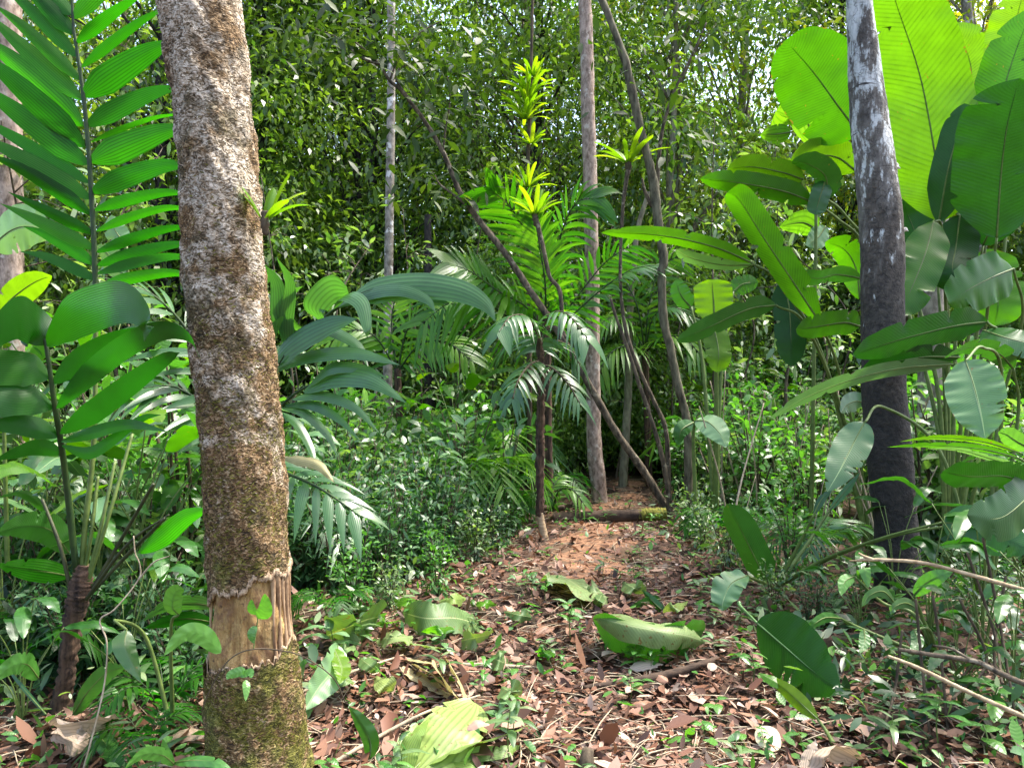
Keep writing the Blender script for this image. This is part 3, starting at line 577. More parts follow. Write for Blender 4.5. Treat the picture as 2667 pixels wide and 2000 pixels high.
handfrond(pA, [(100, 800, 3.2), (108, 850, 3.2), (122, 911, 3.2), (135, 1000, 3.22), (145, 1072, 3.25), (156, 1135, 3.3), (172, 1250, 3.38), (200, 1500, 3.44)], [
    ([(118, 900, 3.2), (180, 835, 3.12), (260, 800, 3.0), (330, 790, 2.85), (378, 830, 2.78), (375, 890, 2.78)], 132, 8, dict(fold=.05, curl=-.1)),
    ([(118, 900, 3.2), (90, 850, 3.15), (50, 830, 3.0), (0, 870, 2.9), (-30, 940, 2.85)], 128, 15, dict(fold=.05)),
    ([(130, 985, 3.22), (60, 960, 3.15), (-30, 960, 3.05), (-100, 990, 3.)], 95, -10, dict(kind='blunt')),
    ([(142, 1060, 3.25), (70, 1040, 3.15), (-20, 1050, 3.05), (-90, 1090, 3.0)], 85, -12, dict(kind='blunt')),
    ([(145, 1065, 3.24), (220, 985, 3.15), (320, 905, 3.0), (420, 862, 2.85), (490, 878, 2.75), (519, 930, 2.7)], 66, 5, dict()),
    ([(138, 1000, 3.22), (220, 930, 3.2), (310, 880, 3.15), (400, 850, 3.1)], 60, 0, dict()),
    ([(156, 1130, 3.28), (240, 1075, 3.2), (340, 1000, 3.1), (430, 935, 3.0), (468, 918, 2.95)], 62, -5, dict()),
    ([(158, 1150, 3.3), (260, 1120, 3.2), (340, 1105, 3.1), (440, 1125, 3.0)], 40, 20, dict()),
    ([(156, 1135, 3.3), (80, 1110, 3.2), (0, 1105, 3.1), (-60, 1130, 3.0)], 60, -10, dict()),
    ([(165, 1180, 3.34), (100, 1165, 3.3), (40, 1180, 3.2), (-20, 1200, 3.1)], 46, 20, dict()),
    ([(160, 1160, 3.3), (230, 1180, 3.25), (300, 1140, 3.2), (370, 1090, 3.1), (420, 1080, 3.0)], 34, 10, dict())], M['palm_wide'], M['rachis'])
# other petioles and low leaves of the clump
for i, (tx, ty, td, bx) in enumerate(((181, 1280, 3.4, 195), (255, 1240, 3.5, 208), (300, 1200, 3.6, 215), (345, 1130, 3.6, 215), (400, 1260, 3.3, 225), (430, 1350, 3.2, 222), (110, 1300, 3.5, 190))):
    stalk(pA, [(tx, ty, td), ((tx+bx)/2+6, (ty+1540)/2, 3.45), (bx, 1560, 3.45)], .007, .010, M['stalk_dark'] if i > 3 else M['stalk'])
handfrond(pA, [(440, 1340, 3.2), (330, 1420, 3.3), (225, 1560, 3.42)], [([(360, 1440, 3.3), (420, 1400, 3.25), (480, 1350, 3.15), (545, 1325, 3.05)], 80, 10, dict(kind='lance', fold=.25))], M['palm'], M['stalk_dark'], .007)

# fronds of a palm standing behind the mossy trunk
DQ = 4.7
pB = thing('arching_palm', 'palm with arching glossy grey-green fronds behind the mossy trunk', 'palm', V(640, 1400, DQ))
mb = MB(); tube(mb, [V(640, 1660, DQ), V(645, 1400, DQ), V(655, 1150, DQ)], [.05, .045, .06], 12, 40, rough=.2); mb.build('trunk', M['shaggy'], pB)
handfrond(pB, [(1030, 748, 4.4), (930, 770, 4.5), (820, 850, 4.6), (720, 960, 4.7), (660, 1130, 4.7)], [
    ([(905, 785, 4.5), (970, 757, 4.45), (1080, 742, 4.35), (1190, 755, 4.2), (1260, 790, 4.1), (1292, 838, 4.05)], 84, 25, dict(curl=.05)),
    ([(880, 800, 4.5), (960, 765, 4.45), (1040, 755, 4.3), (1110, 780, 4.2), (1135, 815, 4.15)], 42, 30, dict()),
    ([(870, 805, 4.5), (900, 770, 4.4), (940, 790, 4.3), (955, 850, 4.2), (956, 880, 4.2)], 46, 20, dict()),
    ([(840, 840, 4.55), (820, 800, 4.5), (860, 755, 4.45), (905, 755, 4.4)], 70, 10, dict(kind='blunt')),
    ([(820, 850, 4.6), (860, 860, 4.5), (930, 900, 4.4), (960, 960, 4.3)], 40, 30, dict()),
    ([(800, 870, 4.6), (740, 830, 4.5), (750, 770, 4.5), (790, 745, 4.4)], 45, 20, dict()),
    ([(770, 900, 4.6), (730, 830, 4.5), (720, 740, 4.45), (690, 690, 4.4)], 50, 20, dict()),
    ([(750, 920, 4.6), (745, 840, 4.5), (755, 740, 4.4), (720, 670, 4.3)], 40, 20, dict())], M['palm_grey'], M['rachis'], .012)
handfrond(pB, [(905, 1010, 4.4), (820, 1000, 4.5), (740, 1050, 4.6), (665, 1150, 4.7)], [
    ([(790, 1020, 4.5), (860, 985, 4.4), (960, 990, 4.2), (1060, 1050, 4.1)], 70, 30, dict()),
    ([(760, 1040, 4.5), (830, 1030, 4.4), (920, 1060, 4.2), (990, 1130, 4.1)], 34, 25, dict()),
    ([(740, 1055, 4.6), (810, 1055, 4.4), (880, 1090, 4.3), (940, 1150, 4.2)], 30, 25, dict()),
    ([(730, 1060, 4.6), (790, 1075, 4.4), (850, 1130, 4.3), (880, 1190, 4.2)], 28, 25, dict()),
    ([(720, 1070, 4.6), (770, 1100, 4.5), (810, 1170, 4.4), (820, 1220, 4.3)], 26, 25, dict()),
    ([(800, 1010, 4.5), (860, 960, 4.4), (940, 960, 4.3), (1010, 985, 4.2)], 40, 35, dict())], M['palm_grey'], M['rachis'], .009)
handfrond(pB, [(740, 925, 4.5), (700, 1000, 4.6), (660, 1140, 4.7)], [
    ([(700, 960, 4.6), (760, 900, 4.5), (850, 850, 4.4), (930, 830, 4.3)], 100, 35, dict(kind='lance')),
    ([(700, 970, 4.6), (800, 930, 4.5), (920, 920, 4.3), (1040, 950, 4.1)], 70, 40, dict(kind='lance')),
    ([(700, 950, 4.6), (700, 880, 4.5), (740, 820, 4.4)], 50, 10, dict(kind='lance')),
    ([(860, 1330, 4.3), (930, 1290, 4.2), (1000, 1310, 4.1), (1010, 1340, 4.1)][:4], 60, 30, dict(kind='lance'))][:3], M['palm_grey'], M['rachis'], .008)
handfrond(pB, [(735, 1190, 4.3), (700, 1200, 4.5), (660, 1180, 4.7)], [([(735, 1190, 4.3), (780, 1195, 4.25), (830, 1210, 4.2), (872, 1258, 4.15)], 50, 25, dict(kind='lance', fold=.3, wave=.05, curl=.2))], M['straw'], M['rachis'], .005, name='dry_frond')
# left-going fronds seen between trunk and tall palm
frond(pB, [(640, 1150, 4.7), (560, 980, 4.6), (480, 850, 4.6), (400, 770, 4.5), (330, 740, 4.4)], 12, .42, .05, ang=60, droop=.35, nrm=(0, -.5, 1), mat=M['palm_grey'], rmat=M['rachis'], seed=12)
frond(pB, [(640, 1180, 4.7), (560, 1080, 4.6), (460, 1010, 4.5), (370, 1010, 4.4)], 11, .42, .05, ang=60, droop=.4, nrm=(0, -.5, 1), mat=M['palm_grey'], rmat=M['rachis'], seed=13)
frond(pB, [(650, 1200, 4.7), (740, 1230, 4.4), (830, 1270, 4.2), (920, 1330, 4.1)], 9, .3, .06, ang=60, droop=.4, nrm=(0, -.6, 1), mat=M['palm_grey'], rmat=M['rachis'], seed=14)

# small palm on the path
DS = 7.6
pC = thing('small_palm', 'small palm with shaggy dark stem, ringed pale foot and drooping fronds beside the path', 'palm', V(1418, 1414, DS))
mb = MB(); tube(mb, [V(1407, 1345, DS), V(1406, 1156, DS), V(1411, 987, DS), V(1404, 880, DS)], [.038, .042, .036, .03], 12, 90, rough=.3, seed=5); mb.build('trunk', M['shaggy'], pC)
mb = MB(); tube(mb, [V(1422, 1425, DS), V(1417, 1400, DS), V(1410, 1360, DS), V(1407, 1335, DS)], [.055, .043, .036, .034], 12, 40, rough=.06); mb.build('stem_foot', M['palmbase'], pC)
fk = dict(mat=M['palm_grey'], rmat=M['stem'], jit=.4)
frond(pC, [(1404, 930, DS), (1398, 870, DS), (1370, 825, 7.4), (1330, 825, 7.2), (1300, 865, 7.0)], 15, .30, .045, ang=70, droop=.75, nrm=(0, -.3, 1), seed=21, tipbroad=2.5, **fk)
frond(pC, [(1406, 930, DS), (1412, 860, DS), (1440, 815, 7.4), (1480, 820, 7.2), (1530, 880, 7.0)], 15, .32, .045, ang=70, droop=.75, nrm=(0, -.3, 1), seed=22, tipbroad=2.5, **fk)
frond(pC, [(1404, 930, DS), (1385, 880, 7.8), (1340, 880, 7.9), (1290, 930, 8.0)], 12, .28, .04, ang=70, droop=.7, nrm=(0, -.3, 1), seed=23, **fk)
frond(pC, [(1406, 930, DS), (1440, 890, 7.9), (1480, 900, 8.1), (1510, 950, 8.1)], 12, .28, .04, ang=70, droop=.7, nrm=(0, -.3, 1), seed=24, **fk)
frond(pC, [(1404, 940, DS), (1380, 950, 7.3), (1350, 990, 7.0), (1335, 1040, 6.9)], 11, .24, .04, ang=65, droop=.6, nrm=(0, -.5, 1), seed=25, **fk)
frond(pC, [(1408, 950, DS), (1440, 960, 7.3), (1480, 1000, 7.1), (1510, 1050, 7.0)], 11, .24, .04, ang=65, droop=.6, nrm=(0, -.5, 1), seed=26, **fk)

# bright palm behind it
DB = 9.6
pD = thing('feather_palm', 'bright green feathery palm between the leaning stem and the reddish trunk', 'palm', V(1430, 1290, DB))
mb = MB(); tube(mb, [V(1432, 1330, DB), V(1428, 1100, DB), V(1425, 900, DB), V(1420, 800, DB)], [.05, .045, .045, .05], 12, 50, rough=.2); mb.build('trunk', M['shaggy'], pD)
fk = dict(mat=M['palm_bright'], rmat=M['rachis'], jit=.4)
frond(pD, [(1420, 860, DB), (1405, 740, 9.5), (1375, 620, 9.4), (1330, 540, 9.2), (1285, 500, 9.0)], 19, .62, .06, ang=55, droop=.25, seed=31, tipbroad=2.4, **fk)
frond(pD, [(1422, 860, DB), (1440, 720, 9.5), (1465, 600, 9.3), (1500, 530, 9.1), (1545, 515, 9.0)], 20, .62, .055, ang=60, droop=.4, seed=32, tipbroad=3, nrm=(-.6, -.7, .4), **fk)
frond(pD, [(1420, 860, DB), (1420, 740, 9.3), (1405, 640, 9.2), (1392, 560, 9.1)], 18, .55, .06, ang=50, droop=.3, seed=33, tipbroad=2, mat=M['palm_light'], rmat=M['rachis'])
frond(pD, [(1420, 870, DB), (1370, 800, 9.3), (1300, 760, 9.0), (1230, 710, 8.8), (1180, 690, 8.7)], 20, .62, .075, ang=70, droop=.25, seed=34, tipbroad=2, nrm=(.1, -.8, .6), **fk)
frond(pD, [(1422, 870, DB), (1480, 830, 9.3), (1560, 760, 9.1), (1640, 705, 8.9), (1712, 690, 8.8)], 20, .45, .06, ang=62, droop=.3, seed=35, nrm=(.2, -.45, .9), mat=M['palm_grey'], rmat=M['rachis'])
frond(pD, [(1422, 870, DB), (1490, 790, 9.4), (1570, 690, 9.3), (1640, 640, 9.2)], 18, .5, .045, ang=60, droop=.35, seed=36, **fk)
frond(pD, [(1420, 870, DB), (1330, 830, 9.2), (1250, 780, 9.0), (1170, 790, 8.8), (1090, 850, 8.6)], 20, .55, .05, ang=65, droop=.45, seed=37, **fk)
# palm behind, left of centre and pale fronds right of centre
pE = thing('feather_palm', 'light green palm with drooping fronds right of the reddish trunk', 'palm', V(1690, 1200, 11.5))
mb = MB(); tube(mb, [V(1690, 1270, 11.5), V(1685, 1050, 11.5), V(1680, 900, 11.5)], [.05, .045, .05], 10, 30, rough=.2); mb.build('trunk', M['shaggy'], pE)
for i, (q, nr) in enumerate((([(1680, 920, 11.5), (1640, 840, 11.3), (1600, 825, 11.1), (1555, 850, 11.0)], (0, -.4, 1)), ([(1680, 920, 11.5), (1700, 830, 11.3), (1750, 800, 11.1), (1810, 830, 11.)], (0, -.4, 1)), ([(1680, 920, 11.5), (1720, 880, 11), (1780, 880, 10.8), (1830, 930, 10.6)], (0, -.4, 1)), ([(1680, 920, 11.5), (1640, 900, 11), (1590, 920, 10.8), (1550, 990, 10.6)], (0, -.4, 1)), ([(1680, 920, 11.5), (1690, 800, 11.4), (1720, 700, 11.4), (1780, 660, 11.3)], 'view'), ([(1680, 920, 11.5), (1660, 800, 11.4), (1620, 720, 11.4), (1580, 690, 11.3)], 'view'))):
    frond(pE, q, 15, .5, .055, ang=62, droop=.45, nrm=nr, mat=M['palm_light'] if i != 1 else M['palm_grey'], rmat=M['rachis'], seed=50+i)
pF = thing('feather_palm', 'yellow-green palm seen low between the arching fronds and the small palm', 'palm', V(1040, 1150, 10.0))
mb = MB(); tube(mb, [V(1040, 1300, 10), V(1040, 1100, 10), V(1035, 960, 10)], [.045, .04, .045], 10, 30, rough=.2); mb.build('trunk', M['shaggy'], pF)
for i, q in enumerate(([(1035, 970, 10), (1060, 860, 9.9), (1110, 800, 9.7), (1190, 790, 9.5)], [(1035, 970, 10), (1020, 850, 10), (1030, 780, 10), (1060, 730, 10)], [(1035, 970, 10), (980, 880, 9.9), (920, 860, 9.8), (860, 890, 9.7)], [(1035, 970, 10), (1090, 900, 9.8), (1160, 890, 9.6), (1230, 940, 9.4)])):
    frond(pF, q, 16, .5, .055, ang=60, droop=.4, nrm=(0, -.7, .7), mat=M['palm_light'], rmat=M['rachis'], seed=60+i)
pG = thing('palm_seedling', 'stemless young palm with pale fronds drooping over the log', 'palm', V(1440, 1330, 8.7))
for i, q in enumerate(([(1440, 1330, 8.7), (1420, 1285, 8.6), (1390, 1285, 8.5), (1365, 1320, 8.4)], [(1440, 1330, 8.7), (1455, 1280, 8.6), (1490, 1275, 8.5), (1520, 1310, 8.4)], [(1440, 1330, 8.7), (1440, 1270, 8.8), (1460, 1240, 8.9)])):
    frond(pG, q, 9, .24, .04, ang=55, droop=.5, nrm=(0, -.4, 1), mat=M['palm_light'], rmat=M['rachis'], seed=70+i)

# ------------------------------------------------------------------ big-leaved plants on the right
def plant(name, label, cat, base, leafs, smat=None, group=None):
    """leafs: (midrib pts base>tip, width px, roll, material key, stalk pts or None, kwargs)"""
    t = thing(name, label, cat, V(*base), group)
    for i, (pts, w, roll, mat, st, k) in enumerate(leafs):
        mb = MB(); kw = dict(kind='banana', fold=.12, wave=.02, tint=rnd.uniform(.2, .8), nu=12, n=70, notch=4, seed=rnd.randrange(999)); kw.update(k)
        P = pxleaf(mb, pts, w, roll, **kw); o = mb.build('leaf', M[mat], t)
        dd = pts[0][2]; rb = MB(); tube(rb, P[:int(len(P)*.93)]-unit(-P.mean(0)+np.array([0, 0, CAMZ]))*0.003, [.0065*dd/5, .004*dd/5, .0015], 6, 40); r = rb.build('midrib', smat or M['stalk'], None, origin=ROOT(t)); r.parent = o
        q = ([V(*pts[0])]+[V(*s) for s in st]) if st else None
        if q is not None:
            rb = MB(); tube(rb, q, [.008*dd/5, .011*dd/5, .016*dd/5], 8, 30); r = rb.build('stalk', smat or M['stalk'], None, origin=ROOT(t)); r.parent = o
    return t
D1 = 6.4
plant('giant_herb', 'huge banana-like plant with giant glowing upright leaves behind the dark trunk', 'plant', (2470, 1500, D1), [
    ([(2459, 575, 6.3), (2440, 430, 6.25), (2400, 211, 6.2), (2345, 40, 6.1), (2300, -90, 6.0)], 222, 0, 'broad', [(2470, 900, D1), (2470, 1480, D1)], dict(tint=.7, fold=.06, notch=1)),
    ([(2240, 350, 6.7), (2190, 285, 6.65), (2120, 190, 6.6), (2046, 105, 6.5)], 225, 0, 'broad', [(2330, 600, 6.7), (2440, 1000, D1), (2465, 1480, D1)], dict(tint=.15, fold=.05, notch=2, kind='round')),
    ([(2500, 420, 6.9), (2520, 300, 6.9), (2530, 180, 6.9), (2490, 60, 6.9)], 150, 10, 'broad', [(2490, 800, 6.6), (2475, 1480, D1)], dict(tint=.8)),
    ([(2596, 620, 5.6), (2608, 450, 5.5), (2625, 320, 5.4), (2655, 205, 5.3)], 230, -15, 'broad_deep', [(2560, 900, 5.9), (2480, 1480, D1)], dict(tint=.6, fold=.1)),
    ([(2575, 430, 6.2), (2600, 290, 6.15), (2640, 150, 6.1), (2690, 20, 6.0)], 150, 10, 'broad', [(2560, 700, 6.2), (2480, 1480, D1)], dict(tint=.1)),
    ([(2640, 170, 6.6), (2640, 90, 6.6), (2668, -30, 6.5)], 130, 0, 'broad', [(2610, 700, 6.5), (2480, 1480, D1)], dict(tint=.95)),
    ([(2445, 580, 6.15), (2470, 440, 6.05), (2500, 330, 6.0), (2512, 270, 6.0)], 100, 20, 'broad_deep', None, dict(tint=.9, fold=.3)),
    ([(2440, 700, 6.5), (2400, 640, 6.6), (2370, 570, 6.7), (2350, 520, 6.7)], 110, 15, 'broad_deep', [(2460, 1000, D1), (2470, 1480, D1)], dict(tint=.8)),
    ([(2560, 640, 6.0), (2600, 560, 5.9), (2650, 520, 5.8), (2720, 520, 5.7)], 110, 20, 'broad_deep', [(2520, 900, 6.1), (2475, 1480, D1)], dict(tint=.3)),
    ([(2230, 445, 6.9), (2180, 410, 6.9), (2120, 405, 6.85), (2060, 418, 6.8)], 90, 10, 'broad', [(2330, 700, 6.8), (2440, 1100, D1), (2465, 1480, D1)], dict(tint=.8)),
    ([(2432, 575, 5.9), (2410, 660, 5.75), (2375, 750, 5.65), (2338, 825, 5.6)], 105, 0, 'broad', [(2455, 620, 6.0), (2468, 1000, D1), (2470, 1480, D1)], dict(tint=.35, wave=.05)),
    ([(2640, 700, 5.6), (2590, 720, 5.5), (2530, 750, 5.4), (2470, 790, 5.35)], 130, 10, 'broad', [(2660, 850, 5.8), (2560, 1200, 6.1), (2480, 1480, D1)], dict(tint=.15, wave=.05)),
    ([(2560, 650, 6.3), (2590, 720, 6.2), (2600, 790, 6.1), (2590, 850, 6.1)], 120, 0, 'broad', None, dict(tint=.5)),
    ([(2500, 560, 6.0), (2490, 640, 6.0), (2480, 700, 5.9), (2490, 760, 5.9)], 110, 10, 'broad_deep', None, dict(tint=.5)),
])
D2 = 7.0
plant('broad_leaved_herb', 'plant with long folded green leaves arching left of the dark trunk', 'plant', (2270, 1440, D2), [
    ([(2092, 468, 6.6), (2040, 450, 6.55), (1960, 435, 6.5), (1894, 440, 6.45)], 66, 10, 'broad', None, dict(tint=.75, fold=.1)),
    ([(2117, 527, 6.6), (2040, 498, 6.5), (1930, 477, 6.4), (1824, 466, 6.3)], 62, 10, 'broad', [(2180, 570, 6.7), (2250, 650, 6.9), (2285, 900, 7.0), (2270, 1430, D2)], dict(tint=.25, fold=.3)),
    ([(2155, 520, 6.6), (2150, 460, 6.5), (2110, 430, 6.45), (2065, 418, 6.4)], 70, 25, 'broad_dark', [(2200, 560, 6.7), (2290, 700, 6.9), (2290, 1000, 7.0), (2270, 1430, D2)], dict(tint=.9, fold=.4)),
    ([(2150, 470, 6.55), (2140, 500, 6.5), (2128, 540, 6.5), (2125, 560, 6.5)], 50, 10, 'broad_dark', None, dict(tint=.5, notch=0)),
    ([(2134, 838, 6.2), (2070, 740, 6.15), (1990, 620, 6.1), (1925, 520, 6.05), (1894, 503, 6.0)], 78, 12, 'broad', [(2180, 950, 6.5), (2240, 1200, 6.9), (2265, 1430, D2)], dict(tint=.3, fold=.35)),
    ([(1957, 684, 6.3), (1880, 650, 6.2), (1790, 625, 6.1), (1690, 610, 6.0), (1566, 606, 5.9)], 44, 15, 'broad', [(2030, 740, 6.4), (2150, 950, 6.7), (2260, 1430, D2)], dict(tint=.55, fold=.25)),
    ([(1960, 690, 6.4), (1880, 690, 6.35), (1800, 672, 6.3), (1760, 650, 6.25)], 42, 40, 'broad_pale', None, dict(tint=.4, fold=.1)),
    ([(2020, 795, 6.2), (1950, 805, 6.1), (1850, 850, 6.0), (1762, 888, 5.9)], 62, 30, 'broad_dark', [(2100, 850, 6.4), (2200, 1100, 6.8), (2260, 1430, D2)], dict(tint=.9)),
    ([(2040, 728, 6.7), (2055, 800, 6.65), (2060, 880, 6.6), (2062, 955, 6.6)], 80, 5, 'broad_deep', None, dict(tint=.2, wave=.01)),
    ([(2243, 725, 6.6), (2180, 715, 6.5), (2130, 725, 6.4), (2075, 712, 6.3)], 50, 30, 'broad_dark', [(2280, 800, 6.8), (2275, 1430, D2)], dict(tint=.8)),
    ([(2242, 850, 6.3), (2200, 840, 6.2), (2130, 850, 6.1), (2072, 858, 6.0)], 70, 20, 'broad', [(2280, 950, 6.7), (2272, 1430, D2)], dict(tint=.1, wave=.04)),
    ([(2240, 780, 7.2), (2230, 700, 7.2), (2200, 650, 7.2), (2150, 630, 7.2)], 80, 20, 'broad', None, dict(tint=.4)),
])
plant('broad_leaved_herb', 'plant with long dark leaves reaching across the front of the dark trunk', 'plant', (2560, 1560, 5.0), [
    ([(2570, 838, 5.0), (2480, 850, 4.9), (2340, 885, 4.8), (2219, 925, 4.75)], 90, 25, 'broad_deep', [(2610, 900, 5.1), (2590, 1200, 5.05), (2565, 1540, 5.0)], dict(tint=.95, wave=.04)),
    ([(2484, 948, 5.0), (2350, 958, 4.85), (2230, 985, 4.7), (2110, 1030, 4.6), (2003, 1090, 4.5)], 52, 45, 'broad_pale', [(2560, 960, 5.1), (2600, 1150, 5.1), (2570, 1540, 5.0)], dict(tint=.2, fold=.1)),
    ([(2500, 930, 5.0), (2400, 930, 4.9), (2300, 950, 4.9), (2240, 980, 4.9)], 66, 30, 'broad_deep', None, dict(tint=.3)),
    ([(2515, 940, 4.2), (2535, 1000, 4.1), (2555, 1080, 4.0), (2566, 1142, 3.95)], 168, -5, 'broad_pale', [(2560, 905, 4.5), (2610, 1000, 4.8), (2580, 1540, 5.0)], dict(tint=.35, kind='ovate', fold=-.1, wave=.03)),
    ([(2640, 960, 4.9), (2600, 920, 4.8), (2530, 905, 4.7), (2460, 930, 4.6)], 60, 40, 'broad_dark', [(2650, 1100, 5.0), (2580, 1540, 5.0)], dict(tint=.7)),
    ([(2560, 860, 5.1), (2620, 880, 4.9), (2690, 900, 4.8), (2750, 940, 4.7)], 90, 40, 'broad_dark', None, dict(tint=.4)),
    ([(2252, 1100, 5.0), (2225, 1150, 4.95), (2190, 1220, 4.85), (2155, 1280, 4.8)], 112, -8, 'broad_pale', [(2300, 1060, 5.15), (2450, 1180, 5.1), (2550, 1540, 5.0)], dict(tint=.0, fold=-.12, kind='ovate')),
    ([(2250, 1050, 5.9), (2230, 1045, 5.9), (2205, 1055, 5.85), (2190, 1075, 5.8)], 64, 10, 'broad_pale', None, dict(tint=.1, kind='ovate')),
])
plant('broad_leaved_herb', 'low plant with narrow bright leaf blades and dark curled leaves at the right edge', 'plant', (2690, 1750, 3.9), [
    ([(2660, 1195, 3.8), (2560, 1170, 3.7), (2430, 1160, 3.6), (2311, 1164, 3.5)], 34, 40, 'broad', [(2690, 1260, 3.85), (2700, 1740, 3.9)], dict(tint=.4, kind='lance', fold=.25, wave=.01)),
    ([(2660, 1180, 3.8), (2560, 1150, 3.75), (2440, 1140, 3.7), (2345, 1150, 3.65)], 30, 40, 'broad', None, dict(tint=.7, kind='lance', fold=.25, wave=.01)),
    ([(2670, 1215, 3.8), (2600, 1200, 3.7), (2500, 1172, 3.6), (2410, 1168, 3.55)], 34, 55, 'broad_pale', None, dict(tint=.7, kind='lance', fold=.1, wave=.01)),
    ([(2690, 1170, 3.9), (2650, 1150, 3.9), (2620, 1130, 3.9), (2600, 1125, 3.9)], 60, 10, 'herb', None, dict(tint=.9, kind='ovate')),
    ([(2690, 1270, 3.7), (2620, 1240, 3.6), (2530, 1240, 3.5), (2452, 1228, 3.45)], 95, 35, 'broad_deep', [(2710, 1400, 3.8), (2705, 1740, 3.9)], dict(tint=.5, wave=.04)),
    ([(2700, 1260, 3.7), (2660, 1310, 3.55), (2600, 1350, 3.45), (2520, 1340, 3.4)], 120, 15, 'broad_deep', None, dict(tint=.8, wave=.03)),
])
plant('broad_leaved_herb', 'plant with two long bare stalks leaning right towards a broad dark blue-green leaf', 'plant', (2020, 1535, 5.4), [
    ([(2455, 1360, 4.5), (2530, 1370, 4.4), (2610, 1400, 4.3), (2700, 1440, 4.2)], 150, 10, 'broad_dark', [(2300, 1400, 4.75), (2150, 1455, 5.1), (2025, 1525, 5.4)], dict(tint=.7, kind='ovate', wave=.03)),
    ([(2455, 1372, 4.6), (2470, 1390, 4.6), (2500, 1430, 4.55)], 60, 10, 'broad_dark', [(2330, 1395, 4.8), (2170, 1450, 5.1), (2030, 1525, 5.4)], dict(tint=.2, kind='ovate')),
    ([(1998, 1520, 5.45), (1970, 1460, 5.4), (1930, 1380, 5.35), (1895, 1313, 5.3)], 80, 15, 'broad_dark', [(2010, 1530, 5.42)], dict(tint=.9, fold=.5, wave=0, notch=0)),
    ([(2120, 1340, 5.2), (2140, 1300, 5.2), (2170, 1270, 5.2)], 30, 20, 'broad_dark', [(2080, 1420, 5.3), (2025, 1525, 5.4)], dict(kind='lance')),
    ([(2160, 1330, 5.6), (2200, 1280, 5.6), (2240, 1230, 5.6)], 30, 20, 'broad_dark', [(2100, 1420, 5.5), (2025, 1525, 5.4)], dict(kind='lance')),
    ([(1945, 1500, 4.9), (1905, 1520, 4.85), (1885, 1560, 4.8), (1880, 1590, 4.78)], 98, -25, 'broad_pale', [(1970, 1510, 5.1), (2015, 1530, 5.4)], dict(tint=.6, kind='ovate', fold=-.25, wave=.07, notch=2)),
])
plant('leafy_sprout', 'sprout with broad oval green leaves at the foot of the dark trunk', 'plant', (2440, 1720, 4.1), [
    ([(2380, 1550, 4.0), (2410, 1520, 3.95), (2445, 1500, 3.9), (2482, 1488, 3.88)], 52, 10, 'herb', [(2400, 1600, 4.05), (2440, 1710, 4.1)], dict(kind='ovate', tint=.5, notch=0)),
    ([(2225, 1500, 4.3), (2200, 1515, 4.25), (2190, 1550, 4.2)], 40, 10, 'herb', [(2300, 1570, 4.25), (2380, 1600, 4.15), (2440, 1710, 4.1)], dict(kind='ovate', tint=.6, notch=0)),
    ([(2240, 1500, 4.3), (2250, 1480, 4.25), (2262, 1530, 4.2)], 40, 20, 'herb', None, dict(kind='ovate', tint=.8, notch=0)),
    ([(2330, 1570, 4.2), (2300, 1540, 4.15), (2265, 1550, 4.1), (2245, 1580, 4.1)], 36, 20, 'broad_pale', None, dict(kind='ovate', tint=.2, notch=0)),
    ([(2395, 1590, 4.1), (2360, 1570, 4.05), (2330, 1580, 4.0), (2320, 1600, 4.0)], 34, 20, 'broad_pale', None, dict(kind='ovate', tint=.2, notch=0)),
    ([(2190, 1610, 4.2), (2150, 1608, 4.15), (2120, 1625, 4.1), (2104, 1645, 4.1)], 34, 25, 'herb', [(2250, 1640, 4.2), (2430, 1715, 4.1)], dict(kind='ovate', tint=.3, notch=0)),
    ([(2250, 1640, 4.1), (2252, 1670, 4.05), (2240, 1700, 4.0)], 34, 5, 'herb', None, dict(kind='ovate', tint=.3, notch=0)),
    ([(2380, 1640, 3.9), (2390, 1670, 3.85), (2372, 1700, 3.8)], 38, 5, 'herb', [(2420, 1640, 4.0), (2440, 1710, 4.1)], dict(kind='ovate', tint=.2, notch=0))])
plant('upright_herb', 'slim plant with two light green paddle leaves one above the other', 'plant', (1862, 1380, 7.9), [
    ([(1860, 845, 7.8), (1860, 800, 7.8), (1857, 760, 7.8), (1855, 728, 7.8)], 98, 0, 'broad', [(1864, 1000, 7.85), (1862, 1370, 7.9)], dict(tint=.9, kind='blunt', fold=.05)),
    ([(1856, 845, 7.7), (1868, 890, 7.65), (1872, 930, 7.6), (1866, 970, 7.6)], 66, 10, 'broad', [(1866, 960, 7.7), (1866, 1370, 7.9)], dict(tint=.8, fold=.05)),
    ([(1800, 800, 8.2), (1775, 770, 8.2), (1760, 730, 8.2)], 50, 10, 'broad_dark', [(1830, 950, 8.1), (1862, 1370, 7.9)], dict(tint=.9)),
    ([(1910, 760, 8.2), (1935, 740, 8.2), (1975, 735, 8.2)], 50, 10, 'broad', [(1880, 950, 8.1), (1864, 1370, 7.9)], dict(tint=.3)),
])
plant('pale_leaf_herb', 'single drooping white-sheened leaf hanging beside the upright grey stem', 'plant', (1815, 1395, 7.3), [
    ([(1812, 1095, 7.2), (1845, 1100, 7.1), (1875, 1130, 7.0), (1892, 1165, 6.95)], 82, 25, 'broad_pale', [(1806, 1150, 7.25), (1815, 1390, 7.3)], dict(tint=1., kind='ovate', notch=0)),
    ([(1806, 1100, 7.3), (1775, 1120, 7.2), (1765, 1160, 7.2)], 50, 20, 'broad_dark', None, dict(tint=.7, kind='ovate', notch=0)),
])

